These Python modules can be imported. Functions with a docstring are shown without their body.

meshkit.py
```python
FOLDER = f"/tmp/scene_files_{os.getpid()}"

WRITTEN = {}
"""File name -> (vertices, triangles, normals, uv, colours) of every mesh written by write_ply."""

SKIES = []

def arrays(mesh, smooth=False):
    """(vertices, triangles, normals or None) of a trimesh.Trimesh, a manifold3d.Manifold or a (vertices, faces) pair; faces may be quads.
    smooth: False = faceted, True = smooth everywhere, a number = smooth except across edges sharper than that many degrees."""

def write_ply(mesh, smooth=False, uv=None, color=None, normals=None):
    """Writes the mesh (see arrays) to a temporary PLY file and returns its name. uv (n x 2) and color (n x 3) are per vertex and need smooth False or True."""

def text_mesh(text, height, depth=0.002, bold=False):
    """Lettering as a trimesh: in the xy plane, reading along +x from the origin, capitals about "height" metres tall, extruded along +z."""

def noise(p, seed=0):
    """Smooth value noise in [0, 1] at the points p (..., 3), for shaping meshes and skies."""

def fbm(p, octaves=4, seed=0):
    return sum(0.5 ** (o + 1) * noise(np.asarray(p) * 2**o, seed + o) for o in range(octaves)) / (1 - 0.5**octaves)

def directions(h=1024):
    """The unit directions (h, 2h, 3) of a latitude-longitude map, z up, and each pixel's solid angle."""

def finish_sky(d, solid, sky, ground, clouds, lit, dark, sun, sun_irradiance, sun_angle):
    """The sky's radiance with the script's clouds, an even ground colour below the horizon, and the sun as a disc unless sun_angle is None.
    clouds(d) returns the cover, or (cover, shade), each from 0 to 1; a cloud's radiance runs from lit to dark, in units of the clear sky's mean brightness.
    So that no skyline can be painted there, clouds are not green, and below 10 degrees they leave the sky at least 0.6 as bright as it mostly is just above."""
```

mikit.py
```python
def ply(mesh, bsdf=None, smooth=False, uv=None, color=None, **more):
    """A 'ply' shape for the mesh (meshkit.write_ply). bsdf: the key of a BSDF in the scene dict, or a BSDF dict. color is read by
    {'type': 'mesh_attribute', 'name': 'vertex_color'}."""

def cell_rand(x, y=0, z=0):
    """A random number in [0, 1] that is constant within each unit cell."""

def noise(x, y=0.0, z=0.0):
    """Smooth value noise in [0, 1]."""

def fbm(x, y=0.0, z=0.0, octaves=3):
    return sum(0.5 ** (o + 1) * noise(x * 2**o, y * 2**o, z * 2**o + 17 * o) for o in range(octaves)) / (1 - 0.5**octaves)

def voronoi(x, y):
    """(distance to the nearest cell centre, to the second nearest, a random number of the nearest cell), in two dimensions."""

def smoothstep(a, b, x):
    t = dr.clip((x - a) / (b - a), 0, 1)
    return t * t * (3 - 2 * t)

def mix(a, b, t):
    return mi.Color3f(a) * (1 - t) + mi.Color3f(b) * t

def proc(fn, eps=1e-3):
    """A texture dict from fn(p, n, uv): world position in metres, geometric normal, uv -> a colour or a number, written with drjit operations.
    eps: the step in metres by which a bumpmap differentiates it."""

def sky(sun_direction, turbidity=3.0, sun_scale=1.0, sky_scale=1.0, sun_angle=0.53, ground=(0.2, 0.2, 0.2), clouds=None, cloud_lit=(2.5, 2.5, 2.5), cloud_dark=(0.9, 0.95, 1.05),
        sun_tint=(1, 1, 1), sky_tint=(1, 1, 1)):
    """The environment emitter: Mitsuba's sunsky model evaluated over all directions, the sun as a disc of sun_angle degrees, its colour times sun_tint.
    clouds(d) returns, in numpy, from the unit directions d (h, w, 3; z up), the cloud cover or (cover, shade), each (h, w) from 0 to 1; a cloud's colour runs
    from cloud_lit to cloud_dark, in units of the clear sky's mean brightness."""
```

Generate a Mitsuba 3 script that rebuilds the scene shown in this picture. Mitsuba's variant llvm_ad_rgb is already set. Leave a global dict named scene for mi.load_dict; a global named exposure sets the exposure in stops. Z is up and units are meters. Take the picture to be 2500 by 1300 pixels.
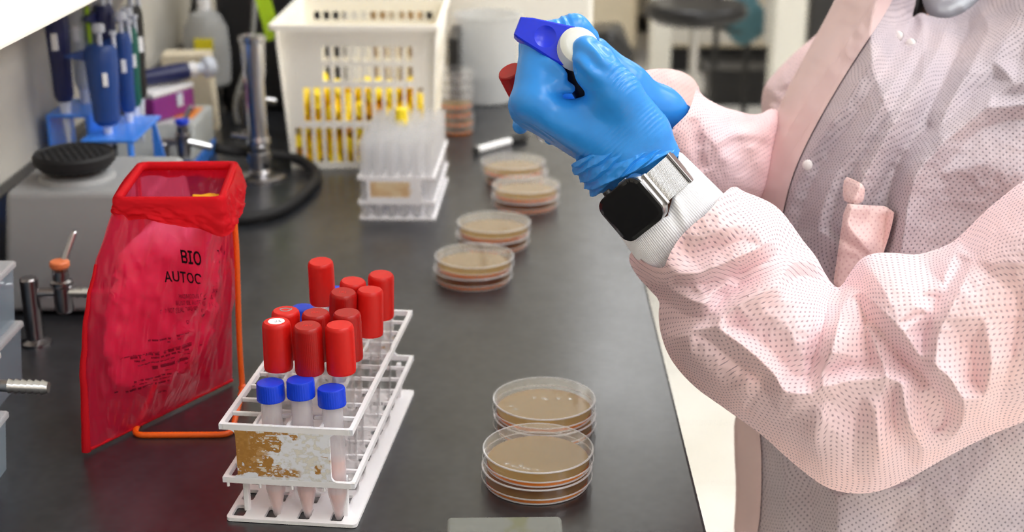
import math, random
import numpy as np, trimesh, mitsuba as mi, drjit as dr, manifold3d as m3
import shapely, shapely.geometry as sg, shapely.ops
from shapely import affinity
from scipy.spatial import Delaunay, cKDTree
from scipy.interpolate import LinearNDInterpolator
from scipy import ndimage
import mikit, meshkit
from mikit import proc, noise, fbm, smoothstep, mix

T = mi.ScalarTransform4f
scene, labels = {}, {}
rng = np.random.default_rng(7)
B = 0.90                                   # height of the bench top (m)

# ------------------------------------------------------------------ camera
FOC, PW, PH = 3400.0, 2500, 1300           # focal length in pixels of the 2500 x 1300 frame
PITCH = math.atan(1185 / FOC); YAW = math.radians(0.382)
CAM = np.array([0, 0, B + 0.562])
FW = np.array([-math.sin(YAW) * math.cos(PITCH), math.cos(YAW) * math.cos(PITCH), -math.sin(PITCH)])
RT = np.cross(FW, [0, 0, 1]); RT /= np.linalg.norm(RT)
UP = np.cross(RT, FW)
scene['camera'] = {'type': 'thinlens', 'fov': math.degrees(2 * math.atan(PW / 2 / FOC)), 'fov_axis': 'x',
                   'aperture_radius': 0.0043, 'focus_distance': 1.10, 'near_clip': 0.05, 'far_clip': 60.0,
                   'to_world': T().look_at(origin=CAM.tolist(), target=(CAM + FW).tolist(), up=[0, 0, 1])}
exposure = -0.16

# ------------------------------------------------------------------ lamps of the room: fluorescent ceiling panels
CEIL = 2.75
LAMPS = [(0.95, 0.85), (2.3, 0.85), (0.75, 2.5), (2.2, 2.5), (0.5, 5.8), (1.9, 5.6), (0.95, -0.9), (2.3, -0.9)]
LAMP_RGB = (9.6, 9.75, 10.0)


def S(r, g, b):
    """sRGB 0-255 -> linear list"""
    c = np.array([r, g, b], float) / 255
    return np.where(c <= 0.04045, c / 12.92, ((c + 0.055) / 1.055) ** 2.4).tolist()


def rgb(c): return {'type': 'rgb', 'value': [float(x) for x in c]}


def mat(name, c, rough=0.4, spec=0.5, metal=0.0, two=False, **k):
    d = {'type': 'principled', 'base_color': rgb(c) if isinstance(c, (list, tuple)) else c, 'roughness': rough, 'specular': spec, 'metallic': metal, **k}
    scene[name] = {'type': 'twosided', 'b': d} if two else d


# ------------------------------------------------------------------ helpers
def pix(px, py, zc):
    """the point zc metres deep (along the optical axis) seen at a pixel of the photograph"""
    return CAM + (FW + RT * (px - PW / 2) / FOC - UP * (py - PH / 2) / FOC) * zc


def add(key, mesh, bsdf, smooth=False, M=None, **k):
    base, i = key, 0
    while key in scene:
        i += 1; key = f'{base}_{i:03d}'
    d = dict(mesh) if isinstance(mesh, dict) else mikit.ply(mesh, bsdf, smooth=smooth, **k)
    if isinstance(mesh, dict) and bsdf: d['bsdf'] = {'type': 'ref', 'id': bsdf}
    if M is not None: d['to_world'] = T(np.asarray(M).tolist())
    scene[key] = d
    return key


used_keys = set()
def thing(name, label, cat, group=None):
    key, i = name, 0
    while key in labels or key in scene:
        i += 1; key = f'{name}_{i:03d}'
    labels[key] = {'label': label, 'category': cat}
    if group: labels[key]['group'] = group
    return key


def structure(name, mesh, bsdf, smooth=False):
    add(name, mesh, bsdf, smooth); labels[name] = {'kind': 'structure'}


def part_label(key, text): labels[key] = {'label': text}


def mv(M, *p):                                  # transform helper
    A = np.eye(4); A[:3, 3] = p
    return A if M is None else A @ M


def rotz(a):
    c, s = math.cos(a), math.sin(a)
    return np.array([[c, -s, 0, 0], [s, c, 0, 0], [0, 0, 1, 0], [0, 0, 0, 1.0]])


def frame(o, x, y, z):
    A = np.eye(4); A[:3, 0], A[:3, 1], A[:3, 2], A[:3, 3] = x, y, z, o
    return A


def stand(p, q):
    """frame at p whose z axis points to q"""
    z = np.asarray(q, float) - p; z /= np.linalg.norm(z)
    x = np.cross([0, 1, 0.0], z); x /= np.linalg.norm(x)
    return frame(p, x, np.cross(z, x), z)


def tm(m): return trimesh.Trimesh(*[np.asarray(a) for a in (m.to_mesh().vert_properties[:, :3], m.to_mesh().tri_verts)], process=False) if hasattr(m, 'to_mesh') else m


def join(*ms): return trimesh.util.concatenate([tm(m) for m in ms])


def X(m, A):
    m = tm(m).copy(); m.apply_transform(A); return m


def box(x0, x1, y0, y1, z0, z1, r=0.0):
    """box, with rounded edges where r > 0"""
    if r <= 0:
        return trimesh.creation.box(bounds=[[x0, y0, z0], [x1, y1, z1]])
    s = m3.Manifold.sphere(r, 12)
    return tm(m3.Manifold.batch_hull([s.translate([a, b, c]) for a in (x0 + r, x1 - r) for b in (y0 + r, y1 - r) for c in (z0 + r, z1 - r)]))


def hullpts(P, r=0.0):
    if r <= 0: return tm(m3.Manifold.hull_points(np.asarray(P, float)))
    s = m3.Manifold.sphere(r, 12)
    return tm(m3.Manifold.batch_hull([s.translate([float(c) for c in p]) for p in P]))


def lathe(prof, n=48, closed=False):
    """revolve the (r, z) profile about z"""
    p = np.asarray(prof, float)
    if closed: p = np.vstack([p, p[:1]])
    k = len(p); a = np.arange(n) * 2 * np.pi / n
    v = np.stack([p[:, 0][:, None] * np.cos(a), p[:, 0][:, None] * np.sin(a), np.repeat(p[:, 1][:, None], n, 1)], -1).reshape(-1, 3)
    i, j = np.meshgrid(np.arange(k - 1), np.arange(n), indexing='ij'); jn = (j + 1) % n
    q = np.stack([i * n + j, i * n + jn, (i + 1) * n + jn, (i + 1) * n + j], -1).reshape(-1, 4)
    m = trimesh.Trimesh(v, np.vstack([q[:, [0, 1, 2]], q[:, [0, 2, 3]]]), process=False)
    m.merge_vertices(); m.update_faces(m.nondegenerate_faces())
    if m.volume < 0: m.invert()
    return m


def cyl(p, q, r, n=24, r2=None, bevel=0.0):
    p, q = np.asarray(p, float), np.asarray(q, float); L = np.linalg.norm(q - p); r2 = r if r2 is None else r2
    b = bevel
    prof = [(0, 0), (r - b, 0), (r, b), (r2, L - b), (r2 - b, L), (0, L)] if b else [(0, 0), (r, 0), (r2, L), (0, L)]
    m = lathe(prof, n); z = (q - p) / L
    x = np.cross([0, 1.0, 0] if abs(z[1]) < 0.9 else [1.0, 0, 0], z); x /= np.linalg.norm(x)
    return X(m, frame(p, x, np.cross(z, x), z))


def smooth_path(pts, n=80, closed=False):
    from scipy.interpolate import splprep, splev
    P = np.asarray(pts, float)
    if closed: P = np.vstack([P, P[:1]])
    tck, _ = splprep(P.T, s=0, per=closed, k=min(3, len(P) - 1))
    return np.array(splev(np.linspace(0, 1, n, endpoint=not closed), tck)).T


def tube(P, r, sides=12, closed=False, caps=True):
    P = np.asarray(P, float); k = len(P)
    t = np.roll(P, -1, 0) - np.roll(P, 1, 0) if closed else np.gradient(P, axis=0)
    t /= np.linalg.norm(t, axis=1, keepdims=True) + 1e-12
    a = np.cross(t[0], [0, 0, 1.0] if abs(t[0][2]) < 0.9 else [1.0, 0, 0]); out = []
    R = np.broadcast_to(np.asarray(r, float), (k,)); ang = np.arange(sides) * 2 * np.pi / sides
    for i in range(k):
        a = a - t[i] * (a @ t[i]); a /= np.linalg.norm(a); b = np.cross(t[i], a)
        out.append(P[i] + R[i] * (np.cos(ang)[:, None] * a + np.sin(ang)[:, None] * b))
    v = np.array(out).reshape(-1, 3); e = k if closed else k - 1
    i, j = np.meshgrid(np.arange(e), np.arange(sides), indexing='ij'); jn = (j + 1) % sides; ii = (i + 1) % k
    q = np.stack([i * sides + j, i * sides + jn, ii * sides + jn, ii * sides + j], -1).reshape(-1, 4)
    f = [q[:, [0, 1, 2]], q[:, [0, 2, 3]]]
    if caps and not closed:
        v = np.vstack([v, P[:1], P[-1:]]); j = np.arange(sides); jn = (j + 1) % sides
        f += [np.stack([jn, j, j * 0 + k * sides], 1), np.stack([(k - 1) * sides + j, (k - 1) * sides + jn, j * 0 + k * sides + 1], 1)]
    m = trimesh.Trimesh(v, np.vstack(f), process=False); m.fix_normals(); return m


def rounded_poly(pts, r=0.1, n=8):
    """corner-rounded closed polyline through 3-D points"""
    P = np.asarray(pts, float); out = []
    for i in range(len(P)):
        a, b, c = P[i - 1], P[i], P[(i + 1) % len(P)]
        u, w = a - b, c - b; u = u / np.linalg.norm(u) * r; w = w / np.linalg.norm(w) * r
        for s in np.linspace(0, 1, n):
            out.append((1 - s) ** 2 * (b + u) + 2 * s * (1 - s) * b + s ** 2 * (b + w))
    return np.array(out)


def extrude(poly, h, bevel=0.0):
    ms = []
    for g in getattr(poly, 'geoms', [poly]):
        if bevel:
            c = m3.CrossSection([np.asarray(r.coords)[:-1] for r in [g.exterior, *g.interiors]], m3.FillRule.EvenOdd)
            ms.append(tm(m3.Manifold.extrude(c, h)))
        else:
            ms.append(trimesh.creation.extrude_polygon(g, h, engine='earcut'))
    return join(*ms)


def rrect(x0, x1, y0, y1, r): return sg.box(x0 + r, y0 + r, x1 - r, y1 - r).buffer(r, quad_segs=6)


XZ = np.array([[1, 0, 0, 0], [0, 0, -1, 0], [0, 1, 0, 0], [0, 0, 0, 1.0]])     # drawing plane xy -> xz, thickness to -y


def surface_net(F, lo, h):
    """the zero surface of the field F (inside < 0) sampled on a grid from lo with step h"""
    s = F < 0; n = np.array(F.shape)
    c = [np.s_[:-1], np.s_[1:]]
    corner = [s[c[i], c[j], c[k]] for i in (0, 1) for j in (0, 1) for k in (0, 1)]
    cnt = sum(x.astype(int) for x in corner); act = (cnt > 0) & (cnt < 8)
    idx = -np.ones(act.shape, int); cells = np.argwhere(act); idx[act] = np.arange(len(cells))
    acc, num = np.zeros((len(cells), 3)), np.zeros(len(cells))
    offs = np.array([(i, j, k) for i in (0, 1) for j in (0, 1) for k in (0, 1)])
    val = np.stack([F[tuple((cells + o).T)] for o in offs], 1)
    for a in range(8):
        for b in range(a + 1, 8):
            if np.abs(offs[a] - offs[b]).sum() != 1: continue
            va, vb = val[:, a], val[:, b]; m = (va < 0) != (vb < 0)
            t = np.where(m, va / np.where(m, va - vb, 1), 0)
            acc += np.where(m[:, None], offs[a] + t[:, None] * (offs[b] - offs[a]), 0); num += m
    v = (cells + acc / num[:, None]) * h + lo
    f = []
    for ax in range(3):
        u, w = [k for k in range(3) if k != ax]
        sl0 = [slice(1, -1)] * 3; sl0[ax] = slice(0, -1); sl1 = list(sl0); sl1[ax] = slice(1, None)
        g = np.argwhere(s[tuple(sl0)] != s[tuple(sl1)]); g[:, u] += 1; g[:, w] += 1
        ins = s[tuple(g.T)]
        def at(du, dw):
            q = g.copy(); q[:, u] += du; q[:, w] += dw; return idx[tuple(q.T)]
        q = np.stack([at(-1, -1), at(0, -1), at(0, 0), at(-1, 0)], 1)
        flip = ins if ax != 1 else ~ins
        q = np.where(flip[:, None], q, q[:, ::-1])
        f += [q[:, [0, 1, 2]], q[:, [0, 2, 3]]]
    m = trimesh.Trimesh(v, np.vstack(f), process=False)
    if m.volume < 0: m.invert()
    return m


def smin(a, b, k):
    h = np.clip(0.5 + 0.5 * (b - a) / k, 0, 1)
    return b * (1 - h) + a * h - k * h * (1 - h)


def relax(m, it):
    from scipy.sparse import coo_matrix, diags
    e = m.edges_unique; n = len(m.vertices)
    A = coo_matrix((np.ones(2 * len(e)), (np.r_[e[:, 0], e[:, 1]], np.r_[e[:, 1], e[:, 0]])), shape=(n, n)).tocsr()
    A = diags(1 / np.maximum(np.asarray(A.sum(1)).ravel(), 1)) @ A; v = np.array(m.vertices)
    for _ in range(it):
        v = v + .5 * (A @ v - v); v = v - .52 * (A @ v - v)
    return trimesh.Trimesh(v, m.faces, process=False)


class Field:
    """a body of smoothly joined limbs, each a chain of joints with a radius"""
    def __init__(self, lo, hi, h):
        self.lo, self.h = np.asarray(lo, float), h
        ax = [np.arange(a, b, h) for a, b in zip(lo, hi)]
        self.P = np.stack(np.meshgrid(*ax, indexing='ij'), -1); self.F = np.full(self.P.shape[:3], 1.0)
    def bone(self, p, q, r, r2=None, k=0.008, cut=False):
        p, q = np.asarray(p, float), np.asarray(q, float); r2 = r if r2 is None else r2; R = max(r, r2) + 3 * k
        lo = np.maximum(((np.minimum(p, q) - R - self.lo) / self.h).astype(int), 0)
        hi = np.maximum(((np.maximum(p, q) + R - self.lo) / self.h).astype(int) + 2, 1)
        s = tuple(slice(a, b) for a, b in zip(lo, hi)); d = self.P[s] - p; e = q - p
        t = np.clip(d @ e / max(e @ e, 1e-12), 0, 1)
        g = np.linalg.norm(d - t[..., None] * e, axis=-1) - (r + t * (r2 - r))
        self.F[s] = np.maximum(self.F[s], -g) if cut else smin(self.F[s], g, k)
    def chain(self, pts, rad, k=0.008):
        for i in range(len(pts) - 1): self.bone(pts[i], pts[i + 1], rad[i], rad[i + 1], k)
    def ellipsoid(self, c, A, k=0.008):
        """A: 3 x 3, rows the semi-axis vectors"""
        A = np.asarray(A, float); L = np.linalg.norm(A, axis=1); d = (self.P - np.asarray(c)) @ (A / L[:, None]).T / L
        g = (np.linalg.norm(d, axis=-1) - 1) * L.min(); self.F = smin(self.F, g, k)
    def mesh(self, it=6):
        m = surface_net(self.F, self.lo, self.h)
        return relax(m, it)

# ------------------------------------------------------------------ materials
def bench_color(p, n, uv):
    w = fbm(p.x * 9, p.y * 7, p.z * 5, 4); s = noise(p.x * 160, p.y * 160, p.z * 40)
    return mix((0.0095, 0.0104, 0.0125), (0.024, 0.0268, 0.0325), smoothstep(0.3, 0.75, w)) + mi.Color3f(0.004) * s
def bench_rough(p, n, uv): return 0.22 + 0.13 * fbm(p.x * 6, p.y * 5, 3.0, 3)
scene['bench_resin'] = {'type': 'principled', 'base_color': proc(bench_color), 'roughness': proc(bench_rough), 'specular': 1.0}
def floor_color(p, n, uv):
    w = fbm(p.x * 2.5, p.y * 2.5, 0, 4)
    seam = dr.minimum(dr.abs(p.x / 0.305 - dr.round(p.x / 0.305)), dr.abs(p.y / 0.305 - dr.round(p.y / 0.305)))
    return mix((0.76, 0.735, 0.69), (0.68, 0.65, 0.59), smoothstep(0.45, 0.8, w)) * (1 - 0.12 * smoothstep(0.012, 0.004, seam))
scene['floor_tile'] = {'type': 'principled', 'base_color': proc(floor_color), 'roughness': 0.35, 'specular': 0.4}
def wall_color(p, n, uv): return mix((0.72, 0.69, 0.63), (0.64, 0.61, 0.55), fbm(p.x * 3, p.y * 3, p.z * 3, 3))
scene['wall_paint'] = {'type': 'principled', 'base_color': proc(wall_color), 'roughness': 0.6, 'specular': 0.3}
mat('white_paint', S(236, 232, 222), 0.5)
mat('ceiling_white', S(235, 235, 232), 0.8, 0.2)
mat('cabinet_white', S(240, 238, 230), 0.35)
mat('cabinet_beige', S(224, 212, 188), 0.5)
mat('shelf_white', S(246, 243, 234), 0.45)
mat('black_resin', (0.012, 0.012, 0.013), 0.35)
mat('black_rubber', (0.014, 0.014, 0.015), 0.62, 0.35)
mat('black_plastic', (0.015, 0.015, 0.016), 0.38)
mat('black_vinyl', (0.018, 0.018, 0.020), 0.32)
mat('gray_plastic', S(158, 159, 160), 0.45)
mat('pale_gray', S(196, 200, 200), 0.4)
mat('white_plastic', S(238, 237, 240), 0.36)
mat('cream_plastic', S(250, 247, 238), 0.42)
mat('chrome', (0.72, 0.72, 0.74), 0.16, metal=1.0)
mat('dark_chrome', (0.42, 0.40, 0.41), 0.24, metal=1.0)
mat('steel', (0.62, 0.61, 0.60), 0.3, metal=1.0)
mat('red_cap', S(206, 20, 14), 0.42, 0.5)
mat('dark_red_cap', S(165, 12, 10), 0.36, 0.5)
mat('blue_cap', S(16, 62, 214), 0.36, 0.5)
mat('yellow_cap', S(255, 228, 40), 0.4)
mat('amber_yellow', S(226, 166, 24), 0.45)
mat('orange_paint', S(238, 98, 20), 0.3, 0.55)
mat('orange_disc', S(238, 132, 82), 0.4)
mat('paper_white', S(244, 244, 246), 0.6)
mat('navy_plastic', S(30, 36, 84), 0.36)
mat('blue_plastic', S(34, 70, 138), 0.36)
mat('green_plastic', S(16, 92, 80), 0.4)
mat('azure_acrylic', S(62, 132, 232), 0.25, 0.55)
mat('purple_plastic', S(142, 48, 136), 0.4)
mat('white_frost', S(214, 220, 234), 0.35)
mat('lime_plastic', S(190, 232, 40), 0.5, two=True)
mat('yellow_sticker', S(216, 204, 30), 0.5)
mat('orange_sticker', S(232, 146, 62), 0.5)
mat('tan_card', S(184, 150, 104), 0.7)
mat('ink_black', (0.012, 0.010, 0.012), 0.6, 0.2)
mat('ink_gray', (0.30, 0.28, 0.30), 0.6, 0.2)
mat('teal_cloth', S(70, 110, 120), 0.7)
scene['clear'] = {'type': 'thindielectric', 'int_ior': 1.49}
mat('frost_core', (0.80, 0.80, 0.82), 0.35, two=True)
scene['clear_rim'] = {'type': 'blendbsdf', 'weight': 0.42, 'a': {'type': 'thindielectric', 'int_ior': 1.5}, 'b': {'type': 'twosided', 'b': {'type': 'principled', 'base_color': rgb((0.86, 0.86, 0.88)), 'roughness': 0.3}}}
scene['clear_film'] = {'type': 'blendbsdf', 'weight': 0.10, 'a': {'type': 'thindielectric', 'int_ior': 1.5}, 'b': {'type': 'twosided', 'b': {'type': 'principled', 'base_color': rgb((0.85, 0.85, 0.87)), 'roughness': 0.4}}}
scene['tube_haze'] = {'type': 'blendbsdf', 'weight': 0.26, 'a': {'type': 'thindielectric', 'int_ior': 1.5}, 'b': {'type': 'principledthin', 'base_color': rgb((0.90, 0.90, 0.92)), 'roughness': 0.4, 'diff_trans': 1.0, 'eta': 1.5}}
scene['milky'] = {'type': 'blendbsdf', 'weight': 0.62, 'a': {'type': 'thindielectric', 'int_ior': 1.4}, 'b': {'type': 'principledthin', 'base_color': rgb((0.86, 0.87, 0.88)), 'roughness': 0.4, 'diff_trans': 1.0, 'eta': 1.4}}
scene['tube_frost'] = {'type': 'blendbsdf', 'weight': 0.38, 'a': {'type': 'thindielectric', 'int_ior': 1.4}, 'b': {'type': 'principledthin', 'base_color': rgb((0.95, 0.93, 0.95)), 'roughness': 0.4, 'diff_trans': 1.1, 'eta': 1.4}}
scene['blue_milky'] = {'type': 'blendbsdf', 'weight': 0.48, 'a': {'type': 'thindielectric', 'int_ior': 1.4}, 'b': {'type': 'principledthin', 'base_color': rgb(S(186, 206, 220)), 'roughness': 0.35, 'diff_trans': 0.9, 'eta': 1.4}}
scene['pink_liquid'] = {'type': 'principledthin', 'base_color': rgb(S(252, 220, 214)), 'roughness': 0.3, 'diff_trans': 1.0, 'eta': 1.33}
scene['agar_top'] = {'type': 'blendbsdf', 'weight': 0.72, 'a': {'type': 'thindielectric', 'int_ior': 1.34, 'specular_transmittance': rgb((0.75, 0.55, 0.28))}, 'b': {'type': 'principledthin', 'base_color': rgb(S(182, 158, 98)), 'roughness': 0.12, 'diff_trans': 0.7, 'eta': 1.38}}
scene['agar_edge'] = {'type': 'principledthin', 'base_color': rgb(S(240, 146, 60)), 'roughness': 0.25, 'diff_trans': 0.9, 'eta': 1.35}
def bag_red(p, n, uv): return mix((0.93, 0.045, 0.140), (0.84, 0.036, 0.110), fbm(p.x * 40, p.y * 40, p.z * 12, 3))
scene['red_film'] = {'type': 'blendbsdf', 'weight': 0.40, 'a': {'type': 'thindielectric', 'int_ior': 1.5, 'specular_transmittance': rgb((0.97, 0.17, 0.33))},
                     'b': {'type': 'principledthin', 'base_color': proc(bag_red), 'roughness': 0.14, 'diff_trans': 1.05, 'eta': 1.5}}
scene['red_film_thick'] = {'type': 'blendbsdf', 'weight': 0.86, 'a': {'type': 'thindielectric', 'int_ior': 1.5, 'specular_transmittance': rgb((0.9, 0.03, 0.05))},
                           'b': {'type': 'principledthin', 'base_color': rgb((0.78, 0.022, 0.036)), 'roughness': 0.16, 'diff_trans': 0.9, 'eta': 1.5}}

# ------------------------------------------------------------------ setting
XL, XR, YN, YF = -0.632, 3.4, -1.9, 8.6
structure('floor', box(XL - .1, XR + .1, YN - .1, YF + .1, -0.06, 0.0), 'floor_tile')
structure('ceiling', box(XL - .1, XR + .1, YN - .1, YF + .1, CEIL, CEIL + 0.06), 'ceiling_white')
structure('wall_left', box(XL - .1, XL, YN - .1, YF + .1, 0, CEIL), 'wall_paint')
structure('wall_right', box(XR, XR + .1, YN - .1, YF + .1, 0, CEIL), 'wall_paint')
structure('wall_back', box(XL, XR, YF, YF + .1, 0, CEIL), 'wall_paint')
structure('wall_front', box(XL, XR, YN - .1, YN, 0, CEIL), 'wall_paint')
structure('baseboard_back', box(XL, XR, YF - 0.012, YF, 0, 0.10), 'black_rubber')
scene['lamp_glow'] = {'type': 'diffuse', 'reflectance': rgb((0.8, 0.8, 0.8))}
for i, (x, y) in enumerate(LAMPS):
    t = thing('ceiling_light', f"white fluorescent ceiling panel {['over the person', 'over the aisle beyond the person', 'over the far end of the bench', 'over the far aisle', 'near the far wall by the beige cabinet', 'near the far wall above the low cabinet', 'behind the camera by the bench', 'behind the camera by the aisle'][i]}", 'ceiling light', 'fluorescent ceiling panels')
    fr = extrude(sg.box(x - .31, y - .61, x + .31, y + .61).difference(sg.box(x - .28, y - .58, x + .28, y + .58)), 0.02)
    add(t + '__frame', X(fr, mv(None, 0, 0, CEIL - 0.02)), 'white_paint')
    d = box(x - .28, x + .28, y - .58, y + .58, CEIL - 0.012, CEIL - 0.002)
    add(t + '__diffuser', d, 'lamp_glow'); scene[t + '__diffuser']['emitter'] = {'type': 'area', 'radiance': rgb(LAMP_RGB)}

# bench: epoxy top with backsplash over white cabinets
EDGE, BY0, BY1 = 0.148, -0.6, 2.60
t = thing('lab_bench', 'long bench with black resin worktop running away from the camera', 'lab bench')
add(t + '__worktop', box(XL + .001, EDGE, BY0, BY1, B - 0.028, B, 0.003), 'bench_resin', 30)
structure('trim_1', box(XL + .001, -0.611, BY0, BY1 + .35, B, B + 0.10, 0.002), 'black_resin', 30)
add(t + '__cabinet', box(XL + .002, EDGE - 0.05, BY0 + .02, BY1 - .02, 0.10, B - 0.028), 'cabinet_white')
add(t + '__plinth', box(XL + .002, EDGE - 0.12, BY0 + .04, BY1 - .04, 0.0, 0.10), 'black_rubber')
for i in range(5):
    y0 = BY0 + .04 + i * 0.625
    add(t + '__door', box(EDGE - 0.05, EDGE - 0.032, y0, y0 + .605, 0.12, B - 0.20, 0.003), 'cabinet_white', 30)
    add(t + '__drawer', box(EDGE - 0.05, EDGE - 0.032, y0, y0 + .605, B - 0.19, B - 0.04, 0.003), 'cabinet_white', 30)
# shelf over the bench
t = thing('wall_shelf', 'white shelf board jutting from the wall above the bench', 'shelf')
SH, SX = 0.36, -0.4215
add(t + '__board', box(XL + .001, SX, -0.3, 2.3, B + SH - 0.004, B + SH, 0.001), 'shelf_white', 30)
for y in (0.3, 1.95):
    add(t + '__bracket', hullpts([(XL + .003, y, B + SH - .006), (XL + .003, y + .012, B + SH - .006), (XL + .003, y, B + SH - .2), (XL + .003, y + .012, B + SH - .2), (-.5, y, B + SH - .006), (-.5, y + .012, B + SH - .006)]), 'white_paint')

# far side of the room ------------------------------------------------
t = thing('tall_cabinet', 'tall cream cabinet standing against the far end of the bench', 'cabinet')
add(t + '__body', box(-0.17, 0.136, 2.66, 3.25, 0.0, 2.1, 0.008), 'cabinet_white', 30)
add(t + '__door', box(-0.165, 0.132, 2.64, 2.66, 0.05, 2.08, 0.006), 'cabinet_white', 30)
add(t + '__handle', tube(rounded_poly([(.118, 2.64, 1.36), (.118, 2.615, 1.36), (.118, 2.615, 1.62), (.118, 2.64, 1.62)], .006)[4:-4], 0.005), 'steel', 40)
for i, (x0, x1, z0, z1) in enumerate([(-.085, -.078, 1.20, 1.32), (-.03, -.026, 1.18, 1.33), (.000, .012, 1.19, 1.32), (.03, .024, 1.2, 1.3), (.05, .058, 1.21, 1.32)]):
    k = thing('hanging_cable', f"{['first', 'second', 'third', 'fourth', 'fifth'][i]} thin gray cable from the basket on the cream cabinet door", 'cable', 'cables on the cream cabinet')
    add(k, tube(smooth_path([(x0, 2.634, B + z0 - .9 + .06), ((x0 + x1) / 2 + .006, 2.632, B + (z0 + z1) / 2 - .9 + .03), (x1, 2.634, B + z1 - .9 + .12)], 14), 0.0022, 6), 'gray_plastic', True)
t = thing('black_cabinet', 'matt black equipment housing at the far end of the bench behind the burner', 'lab equipment')
add(t + '__housing', box(-0.54, -0.325, 2.46, 2.58, B, B + 0.42, 0.012), 'black_plastic', 30)
add(t + '__front_panel', box(-0.53, -0.34, 2.452, 2.46, B + .02, B + .40, 0.004), 'black_resin', 30)
add(t + '__foot', box(-0.52, -0.50, 2.47, 2.49, B - .0, B + .003), 'black_rubber')
t = thing('cardboard_box', 'tan cardboard box behind the white basket', 'box')
add(t + '__carton', box(-0.27, -0.185, 2.50, 2.585, B, B + 0.30, 0.002), 'tan_card', 30)
add(t + '__tape', box(-0.235, -0.215, 2.499, 2.586, B + .15, B + 0.301), 'cabinet_beige')
t = thing('black_file', 'slim black upright binder between basket and bucket', 'binder')
add(t + '__cover', box(-0.125, -0.108, 2.38, 2.52, B, B + 0.145, 0.002), 'black_plastic', 30)
add(t + '__pages', box(-0.1225, -0.1105, 2.3785, 2.50, B + .004, B + 0.140), 'black_resin')

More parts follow.
